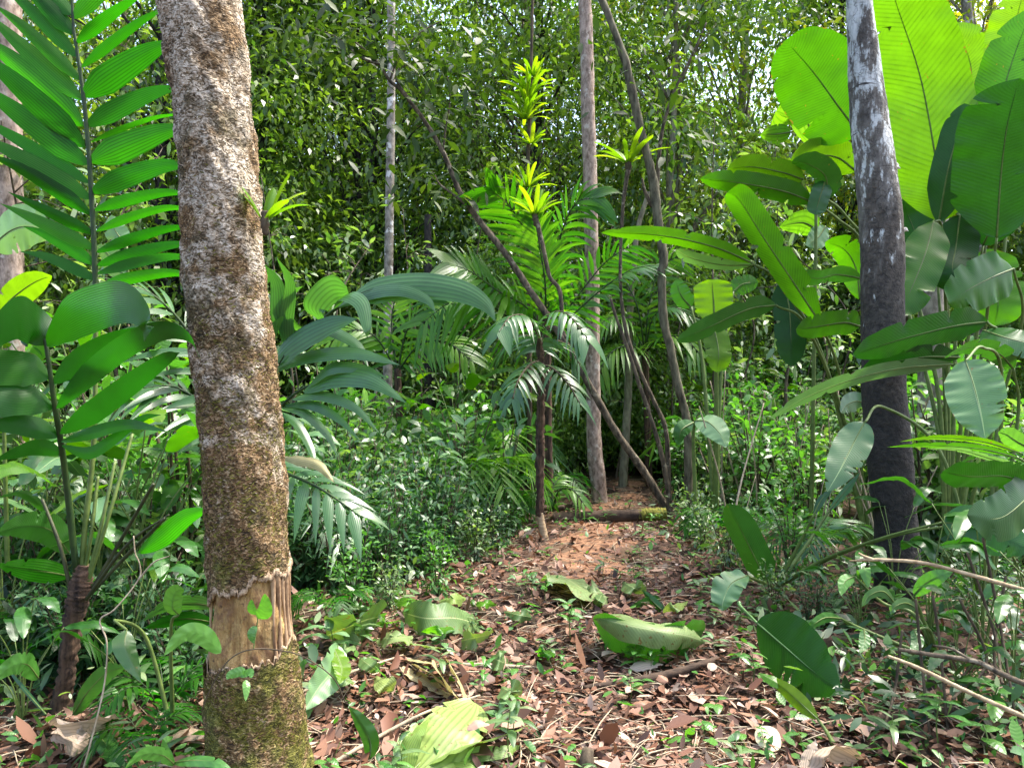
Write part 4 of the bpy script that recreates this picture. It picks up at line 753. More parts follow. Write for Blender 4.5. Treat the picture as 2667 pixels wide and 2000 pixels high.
# ------------------------------------------------------------------ fallen leaves, logs and sticks
def lying(name, label, cat, leafs, mat, rach=None, rmat=None, group=None):
    """leafs lie on the floor: midrib pts (px, py of the floor, lift m), width m, tilt"""
    p0 = leafs[0][0][0]; d0 = FL(p0[0], p0[1])
    t = thing(name, label, cat, d0, group)
    mb = MB()
    for i, (pts, w, tilt, k) in enumerate(leafs):
        P = spline(np.array([FL(*p) for p in pts]), 40); T = unit(P[-1]-P[0]); S = unit(np.cross(T, [0, 0, 1.])); S = S*math.cos(R(tilt))+np.array([0, 0, 1.])*math.sin(R(tilt))
        kw = dict(kind='leaflet', fold=.1, wave=.04, nu=12, notch=5, twist=rnd.uniform(-.5, .5), tint=rnd.random(), seed=i); kw.update(k); blade(mb, P, S, w, **kw)
    mb.build('leaf' if len(leafs) == 1 else 'leaflets', mat, t)
    if rach:
        rb = MB(); tube(rb, [FL(*p) for p in rach], [.007, .006, .004], 7, 30, rough=.1); rb.build('rachis', rmat or M['stalk'], t)
    return t
def FL(px, py, up=0.02):
    d = CAMZ*F/(py-CY); x = (px-CX)/F*d
    for _ in range(3):
        d = (CAMZ-gz(x, d)-up)*F/(py-CY); x = (px-CX)/F*d
    return np.array([x, d, gz(x, d)+up])
lying('fallen_frond', 'large cut pale green palm frond lying at the bottom of the path', 'palm frond', [
    ([(1080, 2010, .05), (1130, 1950, .09), (1180, 1890, .12), (1238, 1830, .10)], .26, 5, dict(kind='blunt', tint=.7)),
    ([(1110, 1990, .06), (1200, 1945, .10), (1290, 1920, .10), (1375, 1890, .06)], .13, 25, dict(tint=.4)),
    ([(1120, 1985, .05), (1220, 1965, .07), (1320, 1955, .06), (1360, 1940, .04)], .07, -30, dict(tint=.15)),
    ([(1060, 2020, .04), (1060, 1960, .1), (1090, 1900, .16), (1120, 1865, .14)], .1, 20, dict(tint=.3)),
    ([(1090, 2010, .05), (1160, 2000, .06), (1230, 1990, .06), (1260, 1975, .04)], .12, -10, dict(tint=.2)),
    ([(1040, 1990, .05), (1060, 1930, .08), (1090, 1880, .1)], .08, -20, dict(tint=.1))], M['cut'], [(1040, 2040, .04), (1090, 1990, .06), (1200, 1870, .1)])
lying('dry_frond', 'dry straw-coloured fan of a fallen palm leaf in the middle of the path', 'palm frond', [
    ([(1050, 1735, .04), (1100, 1765, .05), (1150, 1800, .05), (1205, 1838, .04)], .12, 10, dict(tint=.6)),
    ([(1075, 1730, .05), (1120, 1750, .10), (1160, 1785, .09), (1190, 1820, .05)], .10, 40, dict(tint=.9)),
    ([(1130, 1720, .06), (1150, 1760, .14), (1180, 1800, .1), (1212, 1842, .05)], .12, 60, dict(tint=.5, kind='blunt')),
    ([(1160, 1715, .06), (1185, 1750, .12), (1205, 1790, .1), (1215, 1842, .05)], .10, 70, dict(tint=.3)),
    ([(1060, 1715, .05), (1100, 1722, .06), (1150, 1730, .04)], .05, 10, dict(tint=.1))], M['straw'])
lying('cut_leaf', 'crumpled cut green leaf lying below the dark bush', 'leaf', [
    ([(990, 1605, .12), (950, 1615, .16), (900, 1635, .14), (850, 1655, .04)], .26, -50, dict(kind='banana', wave=.08, notch=8, tint=.3))], M['wilt'])
lying('cut_leaf', 'long folded pale green leaf lying across the middle of the clearing', 'leaf', [
    ([(1048, 1595, .10), (1110, 1610, .14), (1190, 1610, .14), (1263, 1632, .03)], .2, -55, dict(kind='banana', wave=.08, notch=6, tint=.4))], M['wilt'])
lying('cut_leaf', 'torn pale green leaf lying on the path near the orange soil', 'leaf', [
    ([(1432, 1500, .05), (1480, 1510, .10), (1530, 1540, .09), (1586, 1555, .03)], .34, 5, dict(kind='banana', wave=.10, notch=12, tint=.9))], M['wilt'])
lying('curled_leaf', 'large curled leaf with pale top edge and dark underside on the path', 'leaf', [
    ([(1548, 1620, .14), (1620, 1640, .16), (1700, 1655, .15), (1770, 1650, .14), (1836, 1640, .10)], .30, 60, dict(kind='banana', wave=.03, fold=.35, tint=.9))], M['broad_dark'])
lying('curled_leaf', 'pale grey-green curled leaf draped over the top of the dark curled leaf', 'leaf', [
    ([(1545, 1600, .20), (1620, 1622, .27), (1720, 1640, .25), (1790, 1652, .19), (1838, 1672, .08)], .15, -38, dict(kind='banana', wave=.07, fold=.2, curl=.55, tint=.95, notch=6))], M['wilt'])
GD = 'cut green leaves strewn over the left side of the clearing'
for i, (px, py) in enumerate(((900, 1690), (960, 1730), (1030, 1660), (1110, 1680), (1150, 1640), (1000, 1780), (1240, 1660), (1060, 1570), (930, 1580), (1300, 1720), (1350, 1600), (1180, 1560), (880, 1760), (1420, 1700), (1260, 1570), (1010, 1620), (1560, 1560), (1650, 1530), (1760, 1580), (1330, 1800))):
    a = rnd.uniform(0, 6.28); k = rnd.uniform(30, 60)
    lying('cut_leaf_piece', 'green cut leaf piece lying among the brown litter of the clearing', 'leaf', [([(px-k*math.cos(a), py-k*.35*math.sin(a), .06), (px, py, rnd.uniform(.1, .16)), (px+k*math.cos(a), py+k*.35*math.sin(a), .05)], rnd.uniform(.06, .13), rnd.uniform(-50, 30), dict(kind=rnd.choice(('lance', 'ovate', 'blunt')), fold=rnd.uniform(.1, .4), wave=.07))], M[rnd.choice(('wilt', 'cut', 'wilt', 'palm_light'))], group=GD)
t = plant('fallen_leaf', 'big dark green fallen leaf with pale midrib lying tilted beside the path', 'leaf', (2000, 1640, 4.3), [
    ([(1972, 1622, 4.2), (2040, 1680, 3.92), (2110, 1740, 3.7), (2188, 1800, 3.52)], 215, -18, 'broad_deep', [(1930, 1580, 4.5), (1925, 1570, 4.55)], dict(tint=.75, kind='ovate', fold=.12, wave=.02, notch=3))], smat=M['broad_pale'])
plant('lime_leaf', 'bright lime green leaf lying with its pale stem below the big dark fallen leaf', 'leaf', (2130, 1890, 3.45), [
    ([(2130, 1872, 3.42), (2085, 1830, 3.5), (2040, 1790, 3.6), (1985, 1755, 3.75)], 62, 10, 'broad', [(2150, 1900, 3.38), (2170, 1935, 3.3)], dict(tint=1., kind='lance', fold=.2, notch=0)),
    ([(2040, 1790, 3.62), (2010, 1770, 3.66), (1975, 1752, 3.72)], 44, -30, 'broad', None, dict(tint=.5, kind='lance', fold=.2, notch=0))])
plant('narrow_leaf', 'narrow dark green leaf with a pale midrib standing at the bottom left of the path', 'leaf', (970, 1980, 3.15), [
    ([(962, 1985, 3.12), (965, 1930, 3.1), (940, 1880, 3.1), (908, 1838, 3.1)], 66, 15, 'broad_dark', None, dict(tint=1., kind='lance', fold=.25, notch=0))], smat=M['broad_pale'])
plant('wilted_leaf', 'wilting yellow-green leaf draped on the floor right of the mossy trunk', 'leaf', (830, 1850, 3.5), [
    ([(880, 1680, 3.75), (868, 1740, 3.6), (830, 1790, 3.5), (792, 1850, 3.4)], 100, 20, 'broad_pale', None, dict(tint=1., kind='ovate', fold=-.3, wave=.05)),
    ([(870, 1690, 3.7), (890, 1740, 3.6), (885, 1780, 3.5)], 60, 20, 'broad', None, dict(tint=.9, kind='ovate', fold=-.2, wave=.05))])
plant('cut_leaf', 'dark folded leaf blades lying on the floor right of the torn pale leaf', 'leaf', (1700, 1590, 5.2), [
    ([(1740, 1600, 5.1), (1715, 1580, 5.15), (1690, 1555, 5.2), (1672, 1535, 5.25)], 34, 20, 'broad_dark', None, dict(tint=.7, kind='lance', fold=.3)),
    ([(1720, 1560, 5.25), (1690, 1565, 5.2), (1640, 1580, 5.1)], 40, 30, 'broad_dark', None, dict(tint=.9, kind='lance')), ])
def flat_disc(px, py, r, label, mat, name, cat):
    p = FL(px, py, .05); t = thing(name, label, cat, p); mb = MB()
    P = spline([p+np.array([-r, 0, 0.]), p+np.array([-r*.3, .0, .012]), p+np.array([r*.4, 0, .01]), p+np.array([r, 0, -.0])], 20)
    blade(mb, P, [0, .75, .66], 2*r, 'round', fold=.05, nu=10, tint=.9); mb.build('leaf', mat, t)
M['cream'] = leaf_mat('cream_leaf', S_((.55, .48, .28), (.68, .6, .38)), trans=(1, 1, .7), tfac=.2, rough=.5)
flat_disc(2002, 1930, .056, 'pale cream round fallen leaf at the bottom right of the path', M['cream'], 'round_leaf', 'leaf')
M['brown_big'] = leaf_mat('brown_curled_leaf', S_((.25, .17, .11), (.42, .31, .23), (.5, .4, .3)), trans=(1, .9, .7), tfac=.15, rough=.55, vein='par', nv=7, vdark=.6)
lying('dry_leaf', 'big dry brown curled leaf at the bottom right below the lime green leaf', 'leaf', [
    ([(2105, 2000, .10), (2120, 1960, .15), (2170, 1945, .14), (2250, 1985, .04)], .14, 45, dict(kind='banana', wave=.06, fold=.4, tint=.6)),
    ([(2100, 2010, .05), (2110, 1960, .1), (2125, 1925, .14)], .09, 30, dict(tint=.9))], M['brown_big'])
for i, (px, py, r, a, lb) in enumerate(((1640, 1740, .10, .3, 'pinkish brown fallen leaf beside the dark stick on the path'), (1740, 1775, .08, 2.2, 'brown fallen leaf right of the dark stick'), (1395, 1650, .10, .9, 'orange-brown fallen leaf in the middle of the path'), (1215, 1900, .055, .6, 'small rust-coloured leaf lying on the cut pale green frond'), (1850, 1745, .07, 1.2, 'tan fallen leaves pair near the right of the path'), (430, 1925, .09, .2, 'yellowish brown fallen leaf at the foot of the mossy trunk'), (1700, 1845, .06, 2.8, 'curled rust-brown leaf standing on the litter'), (2240, 1900, .06, .3, 'reddish brown round leaf right of the cream leaf'))):
    p = FL(px, py, .05 if i != 3 else .2); d = np.array([math.cos(a), math.sin(a)*.6, .04]); mb = MB()
    P = spline([p, p+d*r+np.array([0, 0, .02]), p+d*2*r], 16); blade(mb, P, np.cross(d, [0, -.5, 1]), r*.9, 'ovate', fold=.25, curl=.15, wave=.05, tint=rnd.uniform(.6, .95), seed=i)
    tag(mb.build('dead_leaf', M['brown_big'] if i in (0, 4) else M['dead']), lb, 'dead leaf')
def stick(name, label, cat, pts, rad, mat, fork=None, extra=None, on_floor=False):
    Q = [FL(*p) if on_floor else V(*p) for p in pts]; t = thing(name, label, cat, Q[0]); mb = MB(); tube(mb, Q, rad, 9, 50 if name != 'stump' else 7, rough=.14, seed=len(label)); mb.build('shaft', mat, t)
    for f in (fork or []):
        mb = MB(); tube(mb, [FL(*p) if on_floor else V(*p) for p in f[0]], f[1], 7, 20, rough=.1); mb.build('side_branch', mat, t)
    return t
lg = thing('fallen_log', 'fallen log with a mossy yellow-green end lying across the path', 'log', V(1600, 1350, 8.6))
mb = MB(); tube(mb, [V(1440, 1350, 8.45), V(1530, 1347, 8.42), V(1620, 1343, 8.4), V(1672, 1340, 8.37)], [.066, .068, .066, .062], 16, 60, rough=.08, seed=4); mb.build('log', M['log'], lg)
mb = MB(); tube(mb, [V(1655, 1341, 8.38), V(1690, 1340, 8.37), V(1735, 1338, 8.36)], [.05, .068, .071, .07, .062], 16, 40, rough=.14, seed=6); mb.build('moss', M['logmoss'], lg)
stick('fallen_log', 'thinner dark log lying left of the small palm foot', 'log', [(1285, 1332, 8.9), (1360, 1326, 8.95), (1470, 1322, 9.0)], [.035, .04, .035], M['log'])
stick('dark_stick', 'dark broken stick lying diagonally across the right half of the path', 'stick', [(1520, 1790, .03), (1640, 1775, .05), (1760, 1750, .06), (1870, 1715, .06)], [.012, .022, .022, .016], M['log'], on_floor=True)
stick('pale_stick', 'straight pale stick lying across the path above the dry fan leaf', 'stick', [(1175, 1730, .04), (1280, 1732, .05), (1400, 1738, .04)], [.011, .011, .008], M['twig'], on_floor=True)
stick('pale_stick', 'long thin pale stem running from the mossy trunk foot over the cut frond', 'stick', [(860, 1990, .05), (1000, 1910, .08), (1120, 1850, .12), (1250, 1810, .1)], [.008, .008, .006, .004], M['twig'], on_floor=True)
stick('pale_stick', 'thin pale stick leaning from the mossy trunk towards the dry frond', 'stick', [(790, 1800, .05), (900, 1755, .06), (1050, 1705, .05)], [.008, .008, .005], M['twig'], on_floor=True)
stick('dark_log', 'dark half-buried log behind the large fallen leaf', 'log', [(2080, 1690, .03), (2200, 1668, .05), (2330, 1650, .05)], [.03, .04, .035], M['log'], on_floor=True)
stick('dark_log', 'dark branch lying on the litter at the bottom right', 'log', [(2170, 1890, .03), (2320, 1868, .05), (2480, 1850, .05)], [.016, .02, .016], M['log'], on_floor=True)
stick('dry_branch', 'upper pale dry branch with a forked end reaching in from the right', 'branch', [(2232, 1458, 3.5), (2270, 1457, 3.5), (2400, 1465, 3.45), (2540, 1500, 3.4), (2680, 1540, 3.35)], [.005, .0075, .008, .009, .010], M['wood_dry'], [([(2275, 1457, 3.5), (2250, 1448, 3.5), (2236, 1440, 3.5)], [.007, .006, .004]), ([(2275, 1458, 3.5), (2240, 1460, 3.52), (2212, 1460, 3.54)], [.006, .004, .003])])
stick('dry_branch', 'lower straight pale dry branch slanting down to the right edge', 'branch', [(2313, 1708, 3.0), (2390, 1738, 2.98), (2520, 1800, 2.95), (2680, 1872, 2.9)], [.006, .0075, .008, .009], M['wood_dry'])
stick('dry_branch', 'brown bent branch just above the lower pale dry branch', 'branch', [(2340, 1690, 3.3), (2430, 1705, 3.3), (2540, 1722, 3.25), (2600, 1750, 3.2), (2690, 1790, 3.1)], [.008, .010, .012, .012, .012], M['stemdark'], [([(2530, 1720, 3.25), (2480, 1690, 3.3), (2430, 1680, 3.35)], [.007, .006, .004])])
for i, (a, b, c) in enumerate((((2385, 1560), (2400, 1720), (2430, 1990)), ((2430, 1550), (2450, 1700), (2475, 1980)), ((2520, 1440), (2590, 1650), (2610, 1780)), ((2500, 1560), (2570, 1720), (2480, 1820)), ((2540, 1720), (2490, 1800), (2460, 1990)), ((2620, 1500), (2590, 1700), (2620, 1950)), ((2350, 1640), (2330, 1800), (2300, 1900)), ((2560, 1400), (2600, 1600), (2650, 1900)))):
    stick('hanging_root', 'thin brown root or stem in the tangle at the lower right', 'root', [(a[0], a[1], 3.6), (b[0], b[1], 3.55), (c[0], c[1], 3.3)], [.006, .007, .005], M['stem'])['group'] = 'thin brown roots and stems tangled at the lower right'
stick('dead_vine', 'long pale zigzag dead vine hanging in front of the left palm clump', 'vine', [(348, 1395, 3.0), (352, 1440, 3.0), (364, 1470, 3.0), (360, 1510, 3.0), (300, 1585, 2.95), (260, 1615, 2.95), (278, 1670, 2.92), (275, 1760, 2.9), (255, 1860, 2.85), (215, 2010, 2.8)], [.0025, .0025, .003, .0032, .0035], M['twig'], [([(360, 1510, 3.0), (400, 1465, 3.0), (440, 1448, 3.0)], [.004, .003, .002])])
# stump at bottom centre
stick('stump', 'small broken mossy stump at the bottom edge of the path', 'stump', [(1525, 2030, 2.95), (1528, 1985, 2.97), (1533, 1950, 3.0)], [.036, .03, .022], M['stem'])
# vine on the mossy trunk, its leaves
cv = thing('climbing_vine', 'thin vine looping across the mossy trunk with a few bright leaves', 'vine', V(600, 1720, 2.72))
mb = MB(); tube(mb, [V(525, 1850, 2.74), V(555, 1780, 2.70), (V(600, 1715, 2.70)), V(660, 1690, 2.70), V(740, 1695, 2.72), V(800, 1715, 2.76), V(868, 1765, 2.8), V(900, 1830, 2.85)], [.0028, .0025, .002], 6, 60); mb.build('stem', M['stem'], cv)
for i, (pts, w, mt) in enumerate((([(575, 1700, 2.72), (530, 1655, 2.68), (480, 1650, 2.64), (427, 1706, 2.6)], 62, 'herb'), ([(640, 1745, 2.68), (625, 1748, 2.66), (600, 1757, 2.64), (590, 1768, 2.63)], 30, 'herb'), ([(640, 1770, 2.68), (642, 1790, 2.66), (640, 1825, 2.64)], 24, 'herb'), ([(672, 1610, 2.72), (690, 1590, 2.7), (690, 1545, 2.68)], 48, 'herb'), ([(668, 1600, 2.72), (655, 1585, 2.7), (655, 1560, 2.69)], 26, 'herb'), ([(668, 1630, 2.72), (655, 1650, 2.7), (660, 1675, 2.7)], 26, 'herb'), ([(625, 1760, 2.67), (650, 1750, 2.66), (655, 1765, 2.65)], 26, 'herb'))):
    mb = MB(); pxleaf(mb, pts, w, 10, kind='ovate', fold=.1, wave=.03, tint=[.7, .4, .9, .5, .3, .4, .6][i], nu=8, n=30); mb.build('leaf', M[mt], cv)
mb = MB(); tube(mb, [V(672, 1600, 2.72), V(668, 1640, 2.72), V(660, 1690, 2.70)], .002, 6, 20); mb.build('stem', M['stalk'], cv)
# bracket fungi on the dark trunk
for px, py, r, lb in ((2332, 440, .026, 'white bracket fungus high on the right side of the dark trunk'), (2358, 602, .016, 'small white bracket fungus lower on the right side of the dark trunk'), (2318, 392, .012, 'tiny white bracket fungus just above the big one on the dark trunk')):
    o = V(px, py, DR-.02); t = thing('bracket_fungus', lb, 'fungus', o); mb = MB()
    for dz, s in ((0, 1.), (.022 if r > .02 else .012, .75)):
        th = np.linspace(0, 2*np.pi, 24, endpoint=False); ring = []
        for q, h in ((0, 0), (1., .0), (1.08, .006), (.9, .012), (0, .016)):
            ring.append(np.stack([o[0]+r*s*q*np.cos(th)*1.2, o[1]+r*s*q*np.sin(th), o[2]+dz+h*r/.026+0*th+.004*np.sin(th*3)], -1))
        X = np.array(ring); mb.grid(X, np.zeros(X.shape), True)
    mb.build('cap', M['fungus'], t)

# ------------------------------------------------------------------ undergrowth: prototypes, then copies
PROTO = []
def shrub(name, label, group, h, spread, nst, nleaf, L0, L1, wr, mat, smat, droop=.25, clump=.16, flat=.6, bottom=.15, loc=(0, 0, -50)):
    t = thing(name, label, 'plant', loc, group); mb = MB(); sb = MB(); o = np.array(loc, float)
    for s in range(nst):
        a = rnd.uniform(0, 6.28); r = spread*rnd.uniform(.3, 1); hh = h*rnd.uniform(.55, 1); lean = np.array([math.cos(a)*r, math.sin(a)*r, hh])
        pts = [o+np.array([math.cos(a)*.06, math.sin(a)*.06, -.05]), o+lean*np.array([.4, .4, .5])+rng.normal(0, .03, 3), o+lean]
        tube(sb, pts, [.008*h, .006*h, .003*h], 5, 10); S = spline(pts, 30)
        n = nleaf//nst; k = rng.integers(int(30*bottom), 30, n); P = S[k]+rng.normal(0, clump, (n, 3))*np.array([1, 1, .7])
        out = unit(P-(o+np.array([0, 0, h*.3])))*.6
        ax = out+rng.normal(0, .6, (n, 3))*np.array([1, 1, flat]); nr = np.stack([rng.normal(0, .4, n), rng.normal(0, .4, n), np.ones(n)], -1)
        L = rng.uniform(L0, L1, n); leaves(mb, P, ax, nr, L, L*rng.uniform(*wr, n), np.clip(rng.normal(.5, .25, n), 0, 1), droop=droop)
    mb.build('foliage', mat, t); sb.build('stems', smat, t); return t
def fernlike(name, label, group, nf, L, nl, w, mat, h=.5, loc=(0, 0, -50)):
    t = thing(name, label, 'plant', loc, group); o = np.array(loc, float)
    for i in range(nf):
        a = i*2.4+rnd.uniform(-.3, .3); hv = np.array([math.cos(a), math.sin(a), 0]); l = L*rnd.uniform(.7, 1.1); pts = [o, o+hv*l*.25+np.array([0, 0, h*.8]), o+hv*l*.65+np.array([0, 0, h*1.0]), o+hv*l+np.array([0, 0, h*.65])]
        frond(t, pts, nl, L*.42, w, ang=65, droop=.3, nrm=(0, 0, 1), mat=mat, rmat=M['rachis'], seed=i, px=False, rr=.005, t0=.25, n=7)
    return t
def bigleaf(name, label, group, nl, L, W, h, mat, loc=(0, 0, -50), kind='ovate', notch=2):
    t = thing(name, label, 'plant', loc, group); o = np.array(loc, float); mb = MB(); sb = MB()
    for i in range(nl):
        a = i*2.4+rnd.uniform(-.4, .4); hv = np.array([math.cos(a), math.sin(a), 0]); hh = h*rnd.uniform(.45, 1); r = h*rnd.uniform(.12, .3); b = o+hv*r+np.array([0, 0, hh]); l = L*rnd.uniform(.7, 1.15)
        tube(sb, [o, o+hv*r*.3+np.array([0, 0, hh*.6]), b], [.010, .007, .005], 6, 14); el = rnd.uniform(-.3, .9)
        P = spline([b, b+(hv*math.cos(el)+np.array([0, 0, math.sin(el)]))*l*.5, b+hv*l*.95*math.cos(el*.5)+np.array([0, 0, l*(math.sin(el)*.7-.25)])], 36)
        blade(mb, P, np.cross(hv, [0, 0, 1.])+np.array([0, 0, rnd.uniform(-.5, .5)]), W*rnd.uniform(.75, 1.15), kind, fold=.15, wave=.03, tint=rnd.random(), nu=8, notch=notch, seed=i)
    mb.build('leaves', mat, t); sb.build('stalks', M['stalk'], t); return t
G1, G2, G3, G4, G5 = 'dense dark small-leaved bushes beside the path', 'leafy green undergrowth shrubs', 'feathery young palms in the undergrowth', 'broad-leaved herbs in the undergrowth', 'pale large-leaved undergrowth shrubs'
T1 = 'dense dark bush of small glossy leaves left of the path'; T2 = 'leafy shrub of mid-green leaves in the undergrowth'; T3 = 'feathery young palm growing low in the undergrowth'; T4 = 'broad-leaved herb standing in the undergrowth'; T5 = 'shrub with large pale glossy leaves in the undergrowth'
kinds = {}
kinds['dark'] = [shrub('dark_bush', T1, G1, 1.15, .42, 12, 640, .06, .14, (.26, .38), M['shrub'], M['stem'], clump=.11), shrub('dark_bush', T1, G1, 1.0, .5, 12, 560, .06, .15, (.26, .38), M['shrub'], M['stem'], clump=.12)]
M['shrub2'] = leaf_mat('undergrowth_leaf', S_((.035, .085, .03), (.08, .155, .05), (.15, .23, .09), (.27, .33, .18)), trans=(1.5, 1.9, .4), tfac=.35, rough=.32, spec=.8)
kinds['leafy'] = [shrub('leafy_shrub', T2, G2, 1.6, .5, 9, 380, .10, .2, (.32, .48), M['shrub2'], M['stem'], clump=.15), shrub('leafy_shrub', T2, G2, 1.3, .55, 10, 360, .09, .18, (.35, .5), M['shrub2'], M['stem'], clump=.14), shrub('leafy_shrub', T2, G2, 2.0, .5, 8, 380, .11, .22, (.35, .5), M['herb'], M['stem'], clump=.17)]
kinds['pale'] = [shrub('pale_shrub', T5, G5, 1.7, .55, 8, 150, .16, .30, (.3, .42), M['broad_pale'], M['stem'], clump=.18), shrub('pale_shrub', T5, G5, 1.4, .5, 8, 130, .15, .26, (.35, .45), M['palm_grey'], M['stem'], clump=.18)]
kinds['palm'] = [fernlike('young_palm', T3, G3, 7, 1.1, 15, .045, M['palm_grey'], .8), fernlike('young_palm', T3, G3, 6, .8, 12, .045, M['palm'], .6), fernlike('young_palm', T3, G3, 7, 1.3, 16, .05, M['palm_light'], 1.0)]
kinds['herb'] = [bigleaf('broad_leaved_herb', T4, G4, 8, .6, .2, 1.7, M['broad_dark']), bigleaf('broad_leaved_herb', T4, G4, 7, .55, .2, 1.4, M['broad_pale']), bigleaf('broad_leaved_herb', T4, G4, 9, .7, .22, 2.1, M['broad'])]
used = set()
def put(kind, px, d, sc=1., which=None):
    k = kinds[kind]; p = k[which % len(k)] if which is not None else rnd.choice(k); g = GP(px, d)
    if p.name not in used:
        used.add(p.name); p.location = g.tolist(); p.rotation_euler[2] = rnd.uniform(0, 6.28); p.scale = (sc,)*3; return p
    return dup(p, g, rnd.uniform(0, 6.28), sc)
def clear(px, d, m=.25):
    x = (px-CX)/F*d; return abs(x-path_c(d)) > path_w(d)+m and not (1540 < px < 1860 and d < 9.6)
# dark bush left of the path
for px, d, s in ((800, 5.9, .95), (870, 5.7, .8), (930, 6.0, .95), (1000, 5.9, .85), (1060, 6.3, .95), (1120, 6.5, .9), (1180, 6.9, .9), (700, 5.7, 1.), (830, 6.6, 1.1), (960, 6.9, 1.1), (1090, 7.2, 1.05), (1200, 7.6, .9), (760, 7.2, 1.15), (1240, 8.0, .8), (905, 7.4, 1.2), (1030, 7.8, 1.15), (640, 6.2, 1.05)):
    put('dark', px, d, s*.84)
def band(kind, n, x0, x1, d0, d1, s0, s1):
    c = 0
    for _ in range(n*4):
        px, d = rnd.uniform(x0, x1), rnd.uniform(d0, d1)
        if clear(px, d): put(kind, px, d, rnd.uniform(s0, s1)); c += 1
        if c >= n: break
for px, d, k, sc in ((900, 6.3, 'leafy', .7), (1150, 7.1, 'leafy', .6), (760, 6.4, 'palm', .8), (1010, 6.6, 'palm', .7), (1110, 7.9, 'herb', .7), (860, 7.7, 'pale', .85), (1250, 8.3, 'palm', .8), (700, 6.8, 'herb', .8), (990, 7.5, 'leafy', .85)): put(k, px, d, sc)
band('pale', 9, 820, 1330, 8.0, 10, .8, 1.05); band('leafy', 8, 850, 1330, 8.0, 9.5, .75, .95); band('leafy', 15, 640, 1320, 8.2, 13.5, .5, .85); band('pale', 8, 640, 1250, 7.8, 12, .6, .85); band('palm', 10, 650, 1500, 8.0, 14, .7, 1.1); band('herb', 5, 650, 1250, 8, 12, .6, .9)
band('leafy', 24, 1640, 2300, 7.5, 14, .6, 1.1); band('pale', 7, 1750, 2300, 7.5, 13, .6, 1.0); band('palm', 7, 1600, 2350, 9, 14, .7, 1.1); band('herb', 7, 1850, 2420, 9, 13, .7, .95)
band('leafy', 16, -300, 600, 4.6, 12, .7, 1.1); band('pale', 10, -300, 600, 4.4, 10, .7, 1.1); band('herb', 12, -300, 620, 4.6, 11, .8, 1.2); band('palm', 5, -250, 600, 5.5, 10, .8, 1.1)
band('dark', 10, -100, 560, 4.1, 6.0, .6, .9); band('leafy', 14, 2380, 2900, 5.8, 11, .7, 1.2); band('dark', 3, 2450, 2800, 5.0, 6.2, .4, .6); band('palm', 4, 2400, 2800, 6.5, 10, .8, 1.2)
band('leafy', 30, 300, 2500, 13.5, 20, .8, 1.2); band('leafy', 16, 1250, 1750, 13.5, 19, .8, 1.2)
band('herb', 5, -60, 520, 3.9, 5.2, .55, .75); band('dark', 8, 100, 520, 3.6, 4.2, .4, .6)

GP_ = 'thin leafy saplings standing in the middle distance'
def sapling(loc=(0, 0, -70)):
    t = thing('sapling', 'thin dark sapling with a few leafy side twigs in the middle distance', 'sapling', loc, GP_); o = np.array(loc, float); mb = MB(); fb = MB()
    h = rnd.uniform(3.5, 6.5); P = spline([o+np.array([0, 0, -.1]), o+np.array([rnd.gauss(0, .12), rnd.gauss(0, .1), h*.35]), o+np.array([rnd.gauss(0, .25), 0, h*.7]), o+np.array([rnd.gauss(0, .4), 0, h])], 40); tube(mb, P, [.022, .015, .006], 6, 40, rough=.08)
    for i in range(14):
        b = P[rnd.randint(10, 39)]; a = rnd.uniform(0, 6.28); l = rnd.uniform(.3, .8); e = b+np.array([math.cos(a)*l, math.sin(a)*l, rnd.uniform(-.1, .35)]); tube(mb, [b, (b+e)/2+np.array([0, 0, .06]), e], [.007, .005, .002], 4, 7)
        n = rnd.randint(8, 20); Q = b+(e-b)*rng.uniform(.25, 1.1, (n, 1))+rng.normal(0, .07, (n, 3)); ax = (e-b)+rng.normal(0, .45, (n, 3))+np.array([0, 0, -.25]); L = rng.uniform(.09, .19, n)
        leaves(fb, Q, ax, rng.normal(0, .4, (n, 3))+np.array([0, 0, 1.]), L, L*rng.uniform(.3, .5, n), rng.random(n), droop=.15)
    mb.build('trunk', M['stemdark'], t); fb.build('foliage', M['shrub2'], t); return t
kinds['sap'] = [sapling() for _ in range(4)]
for px, d in ((740, 9.5), (800, 11.5), (880, 10.2), (940, 12.5), (1080, 11), (1150, 12.8), (1210, 10.5), (1300, 12), (1480, 12.6), (1600, 12.2), (1680, 13), (1760, 11.8), (1850, 10.6), (1905, 12.4), (1960, 11.2), (2030, 12.8), (2090, 10.5), (2150, 9.4), (640, 12.6), (1010, 13.2), (2210, 11.6), (330, 8.2), (180, 9.5), (60, 7.2)):
    put('sap', px, d, rnd.uniform(.75, 1.2))
for px, d, k, sc in ((1830, 6.8, 'leafy', .4), (1900, 6.2, 'leafy', .36), (1880, 7.4, 'palm', .6), (1960, 6.6, 'herb', .35), (1800, 7.9, 'leafy', .42), (1930, 7.6, 'dark', .5), (2060, 6.0, 'leafy', .4), (2130, 6.3, 'palm', .55), (1330, 7.9, 'leafy', .35), (1290, 7.2, 'dark', .5), (1240, 6.6, 'leafy', .35), (1140, 5.7, 'leafy', .28), (1010, 5.2, 'leafy', .28), (860, 4.8, 'palm', .35), (920, 5.0, 'leafy', .3), (1345, 8.6, 'palm', .5), (2010, 5.2, 'leafy', .3), (2120, 5.0, 'dark', .4)):
    put(k, px, d, sc)
